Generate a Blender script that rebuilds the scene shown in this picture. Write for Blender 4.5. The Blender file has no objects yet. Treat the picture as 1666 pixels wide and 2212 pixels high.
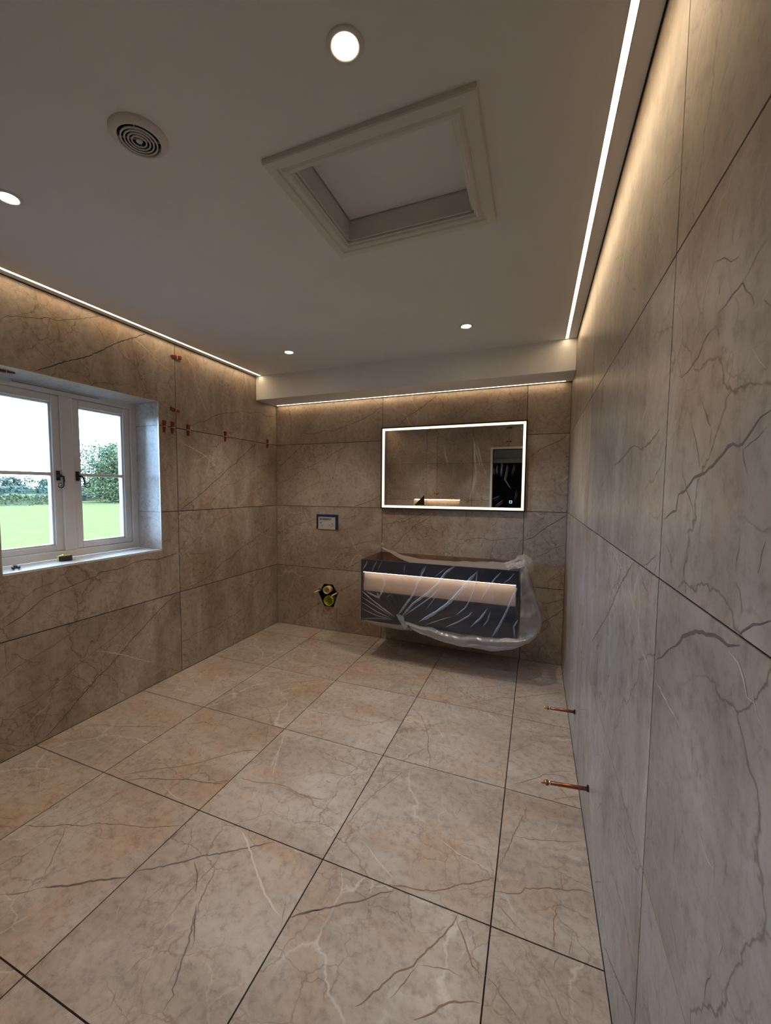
import bpy, bmesh, math, random
from mathutils import Vector, Matrix, noise
random.seed(7)
C = bpy.context.scene.collection
scn = bpy.context.scene
# ------------------------------------------------------------------ camera
W, H, S, D, YR = 2.6366, 2.3932, 2.1813, 0.3143, -3.35
WY0, WY1, WZ0, WZ1, WD = -2.320, -1.3898, 0.9398, 1.9562, 0.22      # window opening
cam_d = bpy.data.cameras.new('camera'); cam = bpy.data.objects.new('camera', cam_d); C.objects.link(cam)
R_, U_, F_ = Vector((0.92333847, 0.38393923, 0.00606083)), Vector((-0.0312178, 0.05932555, 0.99775043)), Vector((-0.38271597, 0.92145057, -0.0667633))
cam.matrix_world = Matrix(((R_.x, U_.x, -F_.x, 2.4132), (R_.y, U_.y, -F_.y, -3.4791), (R_.z, U_.z, -F_.z, 1.3681), (0, 0, 0, 1)))
cam_d.sensor_fit = 'VERTICAL'; cam_d.sensor_height = 36; cam_d.lens = 886.53 / 2212 * 36
cam_d.shift_x = (833 - 789.4454) / 2212; cam_d.shift_y = (1116.0385 - 1106) / 2212
cam_d.clip_start = 0.02; cam_d.clip_end = 600
scn.camera = cam
# ------------------------------------------------------------------ light and exposure
SKY = 21.0; SKYC = (0.42, 0.67, 1.0)
WARM = (1.0, 0.72, 0.43)
LED = 13.5; LEDB = 11.0; MIR = 1.25; SPOT = 23.0; VLED = 10.0
scn.view_settings.view_transform = 'Standard'; scn.view_settings.look = 'None'
scn.view_settings.gamma = 1; scn.view_settings.use_curve_mapping = False
scn.view_settings.exposure = 0.66
wd = bpy.data.worlds.new('sky'); scn.world = wd; wd.use_nodes = True
bg = wd.node_tree.nodes['Background']; bg.inputs[0].default_value = (*SKYC, 1); bg.inputs[1].default_value = SKY
pl = bpy.data.lights.new('window_portal', 'AREA'); pl.shape = 'RECTANGLE'; pl.size = WZ1 - WZ0; pl.size_y = WY1 - WY0; pl.cycles.is_portal = True
po = bpy.data.objects.new('window_portal', pl); C.objects.link(po)
po.location = (-0.32, (WY0 + WY1) / 2, (WZ0 + WZ1) / 2); po.rotation_euler = (0, math.radians(-90), 0)
# ------------------------------------------------------------------ helpers
def tag(o, label=None, cat=None, group=None, kind=None):
    for k, v in (('label', label), ('category', cat), ('group', group), ('kind', kind)):
        if v: o[k] = v
    return o
def thing(name, label, cat, loc=(0, 0, 0), group=None, rot=(0, 0, 0)):
    o = bpy.data.objects.new(name, None); C.objects.link(o); o.empty_display_size = .05
    o.location = loc; o.rotation_euler = rot
    return tag(o, label, cat, group)
class MB:
    def __init__(s): s.v = []; s.f = []; s.m = []; s.sm = []; s.seed = []; s.cur = (0, 0, 0)
    def face(s, pts, m=0, smooth=False):
        n = len(s.v); s.v += [tuple(p) for p in pts]; s.f.append(tuple(range(n, n + len(pts)))); s.m.append(m); s.sm.append(smooth); s.seed.append(s.cur)
    def mesh(s, vs, fs, m=0, smooth=False):
        n = len(s.v); s.v += [tuple(p) for p in vs]
        for f in fs: s.f.append(tuple(n + i for i in f)); s.m.append(m); s.sm.append(smooth); s.seed.append(s.cur)
    def box(s, a, b, m=0, M=None, fn=None):
        vs = [Vector((x, y, z)) for x in (a[0], b[0]) for y in (a[1], b[1]) for z in (a[2], b[2])]
        if M: vs = [M @ v for v in vs]
        if fn: vs = [fn(*v) for v in vs]
        s.mesh(vs, [(0, 1, 3, 2), (4, 6, 7, 5), (0, 4, 5, 1), (2, 3, 7, 6), (0, 2, 6, 4), (1, 5, 7, 3)], m)
    def lathe(s, prof, n=32, M=None, m=0, smooth=True, cap=False):
        vs = []; M = M or Matrix()
        for r, z in prof:
            for i in range(n):
                a = 2 * math.pi * i / n; vs.append(M @ Vector((r * math.cos(a), r * math.sin(a), z)))
        fs = [(j * n + i, j * n + (i + 1) % n, (j + 1) * n + (i + 1) % n, (j + 1) * n + i) for j in range(len(prof) - 1) for i in range(n)]
        if cap: fs += [tuple(range(n)), tuple(range((len(prof) - 1) * n, len(prof) * n))]
        s.mesh(vs, fs, m, smooth)
    def tube(s, pts, r, n=10, m=0, cap=True):
        pts = [Vector(p) for p in pts]; rs = r if isinstance(r, (list, tuple)) else [r] * len(pts)
        vs = []; up = Vector((0, 0, 1))
        for i, p in enumerate(pts):
            t = (pts[min(i + 1, len(pts) - 1)] - pts[max(i - 1, 0)]).normalized()
            a = t.cross(up) if abs(t.dot(up)) < .95 else t.cross(Vector((1, 0, 0)))
            a.normalize(); b = t.cross(a).normalized(); up = b if False else up
            for k in range(n):
                an = 2 * math.pi * k / n; vs.append(p + (a * math.cos(an) + b * math.sin(an)) * rs[i])
        fs = [(j * n + i, j * n + (i + 1) % n, (j + 1) * n + (i + 1) % n, (j + 1) * n + i) for j in range(len(pts) - 1) for i in range(n)]
        if cap: fs += [tuple(range(n)), tuple(range((len(pts) - 1) * n, len(pts) * n))]
        s.mesh(vs, fs, m, True)
    def grid(s, fn, nu, nv, m=0, smooth=True):
        vs = [fn(i / nu, j / nv) for j in range(nv + 1) for i in range(nu + 1)]
        fs = [(j * (nu + 1) + i, j * (nu + 1) + i + 1, (j + 1) * (nu + 1) + i + 1, (j + 1) * (nu + 1) + i) for j in range(nv) for i in range(nu)]
        s.mesh(vs, fs, m, smooth)
    def build(s, name, mats, parent=None, bevel=0, merge=False, normals=True):
        me = bpy.data.meshes.new(name); me.from_pydata(s.v, [], s.f)
        for m in (mats if isinstance(mats, (list, tuple)) else [mats]): me.materials.append(m)
        for p, mi, sm in zip(me.polygons, s.m, s.sm): p.material_index = mi; p.use_smooth = sm
        if any(x != (0, 0, 0) for x in s.seed):
            at = me.attributes.new('tile_seed', 'FLOAT_VECTOR', 'FACE')
            for i, x in enumerate(s.seed): at.data[i].vector = x
        if merge or normals:
            bm = bmesh.new(); bm.from_mesh(me)
            if merge: bmesh.ops.remove_doubles(bm, verts=bm.verts, dist=1e-5)
            if normals: bmesh.ops.recalc_face_normals(bm, faces=bm.faces)
            bm.to_mesh(me); bm.free()
        o = bpy.data.objects.new(name, me); C.objects.link(o)
        if parent: o.parent = parent
        if bevel:
            b = o.modifiers.new('bevel', 'BEVEL'); b.width = bevel; b.segments = 2; b.limit_method = 'ANGLE'
        return o
def cells(rect, holes):
    """rectangle (u0,v0,u1,v1) minus rectangular holes -> list of rectangles"""
    out = [rect]
    for h in holes:
        nx = []
        for r in out:
            u0, v0, u1, v1 = r; a0, b0, a1, b1 = max(u0, h[0]), max(v0, h[1]), min(u1, h[2]), min(v1, h[3])
            if a0 >= a1 or b0 >= b1: nx.append(r); continue
            if b0 > v0: nx.append((u0, v0, u1, b0))
            if b1 < v1: nx.append((u0, b1, u1, v1))
            if a0 > u0: nx.append((u0, b0, a0, b1))
            if a1 < u1: nx.append((a1, b0, u1, b1))
        out = nx
    return out
# ------------------------------------------------------------------ materials
def mat(name, col=(.8, .8, .8), rough=.5, metal=0, emit=None, es=0, spec=.5, coat=0):
    m = bpy.data.materials.new(name); m.use_nodes = True; b = m.node_tree.nodes['Principled BSDF']
    b.inputs['Base Color'].default_value = (*col, 1); b.inputs['Roughness'].default_value = rough; b.inputs['Metallic'].default_value = metal
    b.inputs['Specular IOR Level'].default_value = spec; b.inputs['Coat Weight'].default_value = coat
    if emit: b.inputs['Emission Color'].default_value = (*emit, 1); b.inputs['Emission Strength'].default_value = es
    return m
def nodes(m): return m.node_tree.nodes, m.node_tree.links
def noisy(m, c1, c2, scale=8, detail=4, bump=0, bscale=200, coord='Object'):
    N, Lk = nodes(m); b = N['Principled BSDF']; tc = N.new('ShaderNodeTexCoord'); n = N.new('ShaderNodeTexNoise')
    n.inputs['Scale'].default_value = scale; n.inputs['Detail'].default_value = detail; Lk.new(tc.outputs[coord], n.inputs['Vector'])
    r = N.new('ShaderNodeValToRGB'); r.color_ramp.elements[0].position = .3; r.color_ramp.elements[1].position = .7
    r.color_ramp.elements[0].color = (*c1, 1); r.color_ramp.elements[1].color = (*c2, 1)
    Lk.new(n.outputs[0], r.inputs[0]); Lk.new(r.outputs[0], b.inputs['Base Color'])
    if bump:
        n2 = N.new('ShaderNodeTexNoise'); n2.inputs['Scale'].default_value = bscale; Lk.new(tc.outputs[coord], n2.inputs['Vector'])
        bp = N.new('ShaderNodeBump'); bp.inputs['Strength'].default_value = bump; bp.inputs['Distance'].default_value = .001
        Lk.new(n2.outputs[0], bp.inputs['Height']); Lk.new(bp.outputs[0], b.inputs['Normal'])
    return m
def marble(name, light, mid, dark, red, vein, white, rough=.34):
    m = bpy.data.materials.new(name); m.use_nodes = True; N, Lk = nodes(m); b = N['Principled BSDF']
    tc = N.new('ShaderNodeTexCoord'); at = N.new('ShaderNodeAttribute'); at.attribute_name = 'tile_seed'
    add = N.new('ShaderNodeVectorMath'); add.operation = 'ADD'; Lk.new(tc.outputs['Object'], add.inputs[0]); Lk.new(at.outputs['Vector'], add.inputs[1])
    P = add.outputs[0]
    def nz(vec, scale, detail=5, rg=.55, dist=0):
        n = N.new('ShaderNodeTexNoise'); n.inputs['Scale'].default_value = scale; n.inputs['Detail'].default_value = detail
        n.inputs['Roughness'].default_value = rg; n.inputs['Distortion'].default_value = dist; Lk.new(vec, n.inputs['Vector']); return n
    def ramp(src, stops):
        r = N.new('ShaderNodeValToRGB'); e = r.color_ramp.elements
        e[0].position, e[1].position = stops[0][0], stops[-1][0]; e[0].color = (*[stops[0][1]] * 3, 1) if not isinstance(stops[0][1], tuple) else (*stops[0][1], 1)
        e[1].color = (*[stops[-1][1]] * 3, 1) if not isinstance(stops[-1][1], tuple) else (*stops[-1][1], 1)
        for p_, c_ in stops[1:-1]:
            k = e.new(p_); k.color = (*[c_] * 3, 1) if not isinstance(c_, tuple) else (*c_, 1)
        Lk.new(src, r.inputs[0]); return r.outputs[0]
    def mix(f, a, c):
        x = N.new('ShaderNodeMix'); x.data_type = 'RGBA'
        if isinstance(f, float): x.inputs[0].default_value = f
        else: Lk.new(f, x.inputs[0])
        for i, q in ((6, a), (7, c)):
            if isinstance(q, tuple): x.inputs[i].default_value = (*q, 1)
            else: Lk.new(q, x.inputs[i])
        return x.outputs[2]
    def mul(a, c):
        x = N.new('ShaderNodeMath'); x.operation = 'MULTIPLY'
        Lk.new(a, x.inputs[0])
        if isinstance(c, float): x.inputs[1].default_value = c
        else: Lk.new(c, x.inputs[1])
        return x.outputs[0]
    # stretched coordinates: the stone's grain runs on a slant
    mp = N.new('ShaderNodeMapping'); mp.inputs['Rotation'].default_value = (.5, .6, .7); mp.inputs['Scale'].default_value = (1, 2.4, 1); Lk.new(P, mp.inputs['Vector'])
    base = ramp(nz(mp.outputs[0], 1.6, 6, .62, .6).outputs[0], [(.3, dark), (.5, mid), (.68, light)])
    redm = ramp(nz(P, 2.3, 5, .6, .4).outputs[0], [(.52, 0.), (.72, .75)])
    base = mix(redm, base, red)
    grain = ramp(nz(P, 34, 6, .7).outputs[0], [(.30, (.62, .58, .55)), (.50, (1., 1., 1.)), (.68, (1.12, 1.12, 1.12))])
    x = N.new('ShaderNodeMix'); x.data_type = 'RGBA'; x.blend_type = 'MULTIPLY'; x.inputs[0].default_value = .8; Lk.new(base, x.inputs[6]); Lk.new(grain, x.inputs[7]); base = x.outputs[2]
    # specks
    sp = mul(ramp(nz(mp.outputs[0], 26, 3, .6).outputs[0], [(.66, 0.), (.74, .6)]), ramp(nz(P, 3.1, 2).outputs[0], [(.45, 0.), (.6, 1.)]))
    base = mix(sp, base, vein)
    # distorted coordinates for hairline cracks
    dn = nz(P, 3.2, 5, .6); dv = N.new('ShaderNodeVectorMath'); dv.operation = 'SCALE'; dv.inputs[3].default_value = .22; Lk.new(dn.outputs[1], dv.inputs[0])
    ad = N.new('ShaderNodeVectorMath'); Lk.new(P, ad.inputs[0]); Lk.new(dv.outputs[0], ad.inputs[1])
    def crack(scale, wid, lo, hi, col, st, mscale):
        vo = N.new('ShaderNodeTexVoronoi'); vo.feature = 'DISTANCE_TO_EDGE'; vo.inputs['Scale'].default_value = scale; Lk.new(ad.outputs[0], vo.inputs['Vector'])
        l = ramp(vo.outputs['Distance'], [(0, st), (wid, 0.)])
        return mix(mul(l, ramp(nz(P, mscale, 3).outputs[0], [(lo, 0.), (hi, 1.)])), base, col)
    base = crack(2.7, .009, .45, .58, vein, .8, 2.0)
    base = crack(7.5, .022, .50, .62, vein, .62, 2.6)
    base = crack(17.0, .05, .56, .66, vein, .5, 2.2)
    base = crack(2.2, .014, .52, .62, white, .5, 1.7)
    base = crack(6.0, .022, .58, .68, white, .4, 2.1)
    Lk.new(base, b.inputs['Base Color'])
    rr = nz(P, 18, 3); mr = N.new('ShaderNodeMapRange'); mr.inputs[3].default_value = rough - .05; mr.inputs[4].default_value = rough + .08; Lk.new(rr.outputs[0], mr.inputs[0]); Lk.new(mr.outputs[0], b.inputs['Roughness'])
    bp = N.new('ShaderNodeBump'); bp.inputs['Strength'].default_value = .12; bp.inputs['Distance'].default_value = .002; Lk.new(nz(P, 60, 4).outputs[0], bp.inputs['Height']); Lk.new(bp.outputs[0], b.inputs['Normal'])
    return m
M_TILE = marble('marble_tile', (.46, .405, .35), (.355, .30, .25), (.235, .19, .15), (.30, .20, .13), (.12, .075, .045), (.62, .57, .50))
M_FLOOR = marble('floor_marble_tile', (.49, .44, .40), (.405, .35, .305), (.315, .26, .22), (.42, .27, .17), (.19, .115, .075), (.74, .70, .65), .36)
M_VD = mat('vein_dark', (.060, .042, .032), .4); M_VB = mat('vein_brown', (.105, .064, .041), .4); M_VW = mat('vein_white', (.58, .52, .45), .45)
M_VDR = mat('vein_grey_wall', (.145, .115, .095), .4); M_VBR = mat('vein_tan_wall', (.19, .13, .09), .4)
M_VBF = mat('vein_brown_floor', (.215, .135, .09), .4); M_VDF = mat('vein_grey_floor', (.135, .105, .095), .4)
M_GROUT = mat('dark_joint', (.016, .012, .011), .9)
M_BLOCK = mat('masonry', (.45, .43, .4), .9)
M_CEIL = noisy(mat('matt_white_paint', rough=.75), (.75, .765, .785), (.78, .795, .815), 3, 3, .1, 250)
M_SATIN = noisy(mat('satin_white_wood', rough=.35), (.66, .655, .64), (.70, .695, .68), 6, 3)
M_UPVC = noisy(mat('window_white', rough=.3), (.70, .70, .69), (.76, .76, .75), 9, 3)
M_SILL = noisy(mat('white_sill', rough=.25), (.78, .78, .77), (.82, .82, .81), 4, 3)
M_ALU = mat('aluminium', (.75, .74, .72), .35, .9)
M_TRIM = mat('edge_trim', (.62, .60, .56), .3, .6)
M_LED = mat('led_diffuser', (.9, .9, .9), .5, emit=WARM, es=LED); M_LEDB = mat('led_diffuser_back', (.9, .9, .9), .5, emit=WARM, es=LEDB)
M_LAMP = mat('lamp_lens', (.9, .9, .9), .5, emit=(1, .80, .56), es=28)
M_BLACK = noisy(mat('black_iron', rough=.45), (.012, .012, .013), (.02, .02, .021), 40)
M_DARK = mat('dark_void', (.01, .01, .01), .9)
M_RED = noisy(mat('red_plastic', rough=.4), (.16, .006, .006), (.22, .009, .008), 30)
M_OCHRE = noisy(mat('ochre_plastic', rough=.4), (.36, .21, .045), (.42, .26, .06), 30)
M_CLIPW = mat('white_plastic', (.75, .68, .64), .4)
def glass_mat(name, tint=(1, 1, 1), gl=1.0):
    m = bpy.data.materials.new(name); m.use_nodes = True; N, Lk = nodes(m); N.remove(N['Principled BSDF'])
    t = N.new('ShaderNodeBsdfTransparent'); t.inputs[0].default_value = (*tint, 1); g = N.new('ShaderNodeBsdfGlossy'); g.inputs['Roughness'].default_value = .02
    fr = N.new('ShaderNodeFresnel'); fr.inputs[0].default_value = 1.45; mx = N.new('ShaderNodeMixShader')
    Lk.new(fr.outputs[0], mx.inputs[0]); Lk.new(t.outputs[0], mx.inputs[1]); Lk.new(g.outputs[0], mx.inputs[2]); Lk.new(mx.outputs[0], N['Material Output'].inputs[0]); return m
M_GLASS = glass_mat('window_glass', (.97, .99, 1))
def film_mat(name, opac, col=(.8, .8, .8), rough=.25, face=.35, gloss=(.035, .22)):
    """thin polythene: mostly clear, a little milky diffuse and gloss, milkier seen edge-on"""
    m = bpy.data.materials.new(name); m.use_nodes = True; N, Lk = nodes(m); b = N['Principled BSDF']
    b.inputs['Base Color'].default_value = (*col, 1); b.inputs['Roughness'].default_value = rough; b.inputs['Specular IOR Level'].default_value = .8
    t = N.new('ShaderNodeBsdfTransparent'); mx = N.new('ShaderNodeMixShader'); lw = N.new('ShaderNodeLayerWeight'); lw.inputs[0].default_value = .35
    mr = N.new('ShaderNodeMapRange'); mr.inputs[3].default_value = opac; mr.inputs[4].default_value = min(1, opac + face); Lk.new(lw.outputs['Facing'], mr.inputs[0])
    tc = N.new('ShaderNodeTexCoord'); n = N.new('ShaderNodeTexNoise'); n.inputs['Scale'].default_value = 14; n.inputs['Detail'].default_value = 6; n.inputs['Distortion'].default_value = 1.2; Lk.new(tc.outputs['Object'], n.inputs['Vector'])
    bp = N.new('ShaderNodeBump'); bp.inputs['Strength'].default_value = .4; bp.inputs['Distance'].default_value = .006; Lk.new(n.outputs[0], bp.inputs['Height']); Lk.new(bp.outputs[0], b.inputs['Normal'])
    tr = N.new('ShaderNodeBsdfTranslucent'); tr.inputs[0].default_value = (*col, 1); m2 = N.new('ShaderNodeMixShader'); m2.inputs[0].default_value = .4
    Lk.new(b.outputs[0], m2.inputs[1]); Lk.new(tr.outputs[0], m2.inputs[2])
    Lk.new(mr.outputs[0], mx.inputs[0]); Lk.new(t.outputs[0], mx.inputs[1]); Lk.new(m2.outputs[0], mx.inputs[2])
    g = N.new('ShaderNodeBsdfGlossy'); g.inputs['Roughness'].default_value = .22; pw = N.new('ShaderNodeMath'); pw.operation = 'POWER'; pw.inputs[1].default_value = 2.5; Lk.new(lw.outputs['Facing'], pw.inputs[0])
    fr = N.new('ShaderNodeMapRange'); fr.inputs[3].default_value = gloss[0]; fr.inputs[4].default_value = gloss[1]; Lk.new(pw.outputs[0], fr.inputs[0])
    Lk.new(bp.outputs[0], g.inputs['Normal']); m3 = N.new('ShaderNodeMixShader'); Lk.new(fr.outputs[0], m3.inputs[0]); Lk.new(mx.outputs[0], m3.inputs[1]); Lk.new(g.outputs[0], m3.inputs[2])
    Lk.new(m3.outputs[0], N['Material Output'].inputs[0]); return m
M_FILM = film_mat("polythene", .02, (.7,.8,.95), face=.15, gloss=(.055, .45)); M_FOLD = film_mat('polythene_fold', .34, (.80, .87, .97), .2); M_DRAPE = film_mat('polythene_gathered', .34)
M_MFILM = film_mat('mirror_film_crease', .22, (.88, .9, .9), .15, .2)
M_MIRROR = mat('mirror_glass', (.93, .93, .92), .015, 1)
M_BRONZE = mat('bronze_frame', (.055, .03, .022), .4, .6)
M_BAND = mat('mirror_light_band', (.9, .9, .9), .5, emit=(1, .80, .50), es=MIR)
M_NAVY = noisy(mat('navy_protective_film', rough=.28), (.003, .009, .020), (.006, .014, .030), 5)
M_CREAM = noisy(mat('cream_recess_panel', rough=.5), (.40, .28, .215), (.45, .32, .25), 5)
M_BOARD = noisy(mat('brown_board', rough=.6), (.13, .075, .045), (.22, .13, .08), 9)
M_VLED = mat('vanity_led', (.9, .9, .9), .5, emit=(1, .9, .72), es=VLED)
M_COPPER = noisy(mat('copper', rough=.35, metal=1), (.24, .085, .045), (.40, .15, .08), 60)
M_BRASS = mat('brass', (.65, .42, .16), .35, 1)
M_YEL = noisy(mat('pale_yellow_plastic', rough=.4), (.60, .50, .22), (.68, .56, .28), 25); M_GREENY = noisy(mat('yellow_green_plastic', rough=.4), (.42, .40, .03), (.5, .48, .05), 25)
M_BLUE = noisy(mat('dark_blue_plastic', rough=.35), (.01, .018, .09), (.015, .03, .12), 20)
M_LABEL = noisy(mat('silver_label', rough=.4), (.42, .42, .42), (.52, .52, .52), 12); M_INK = mat('ink', (.02, .02, .025), .6); M_INKB = mat('ink_blue', (.015, .05, .3), .5)
M_PALE = noisy(mat('pale_hall_paint', rough=.6), (.5, .58, .62), (.56, .64, .68), 4)
M_PLASTER = noisy(mat('hall_paint', rough=.7), (.012, .016, .02), (.016, .02, .026), 4)
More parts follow.
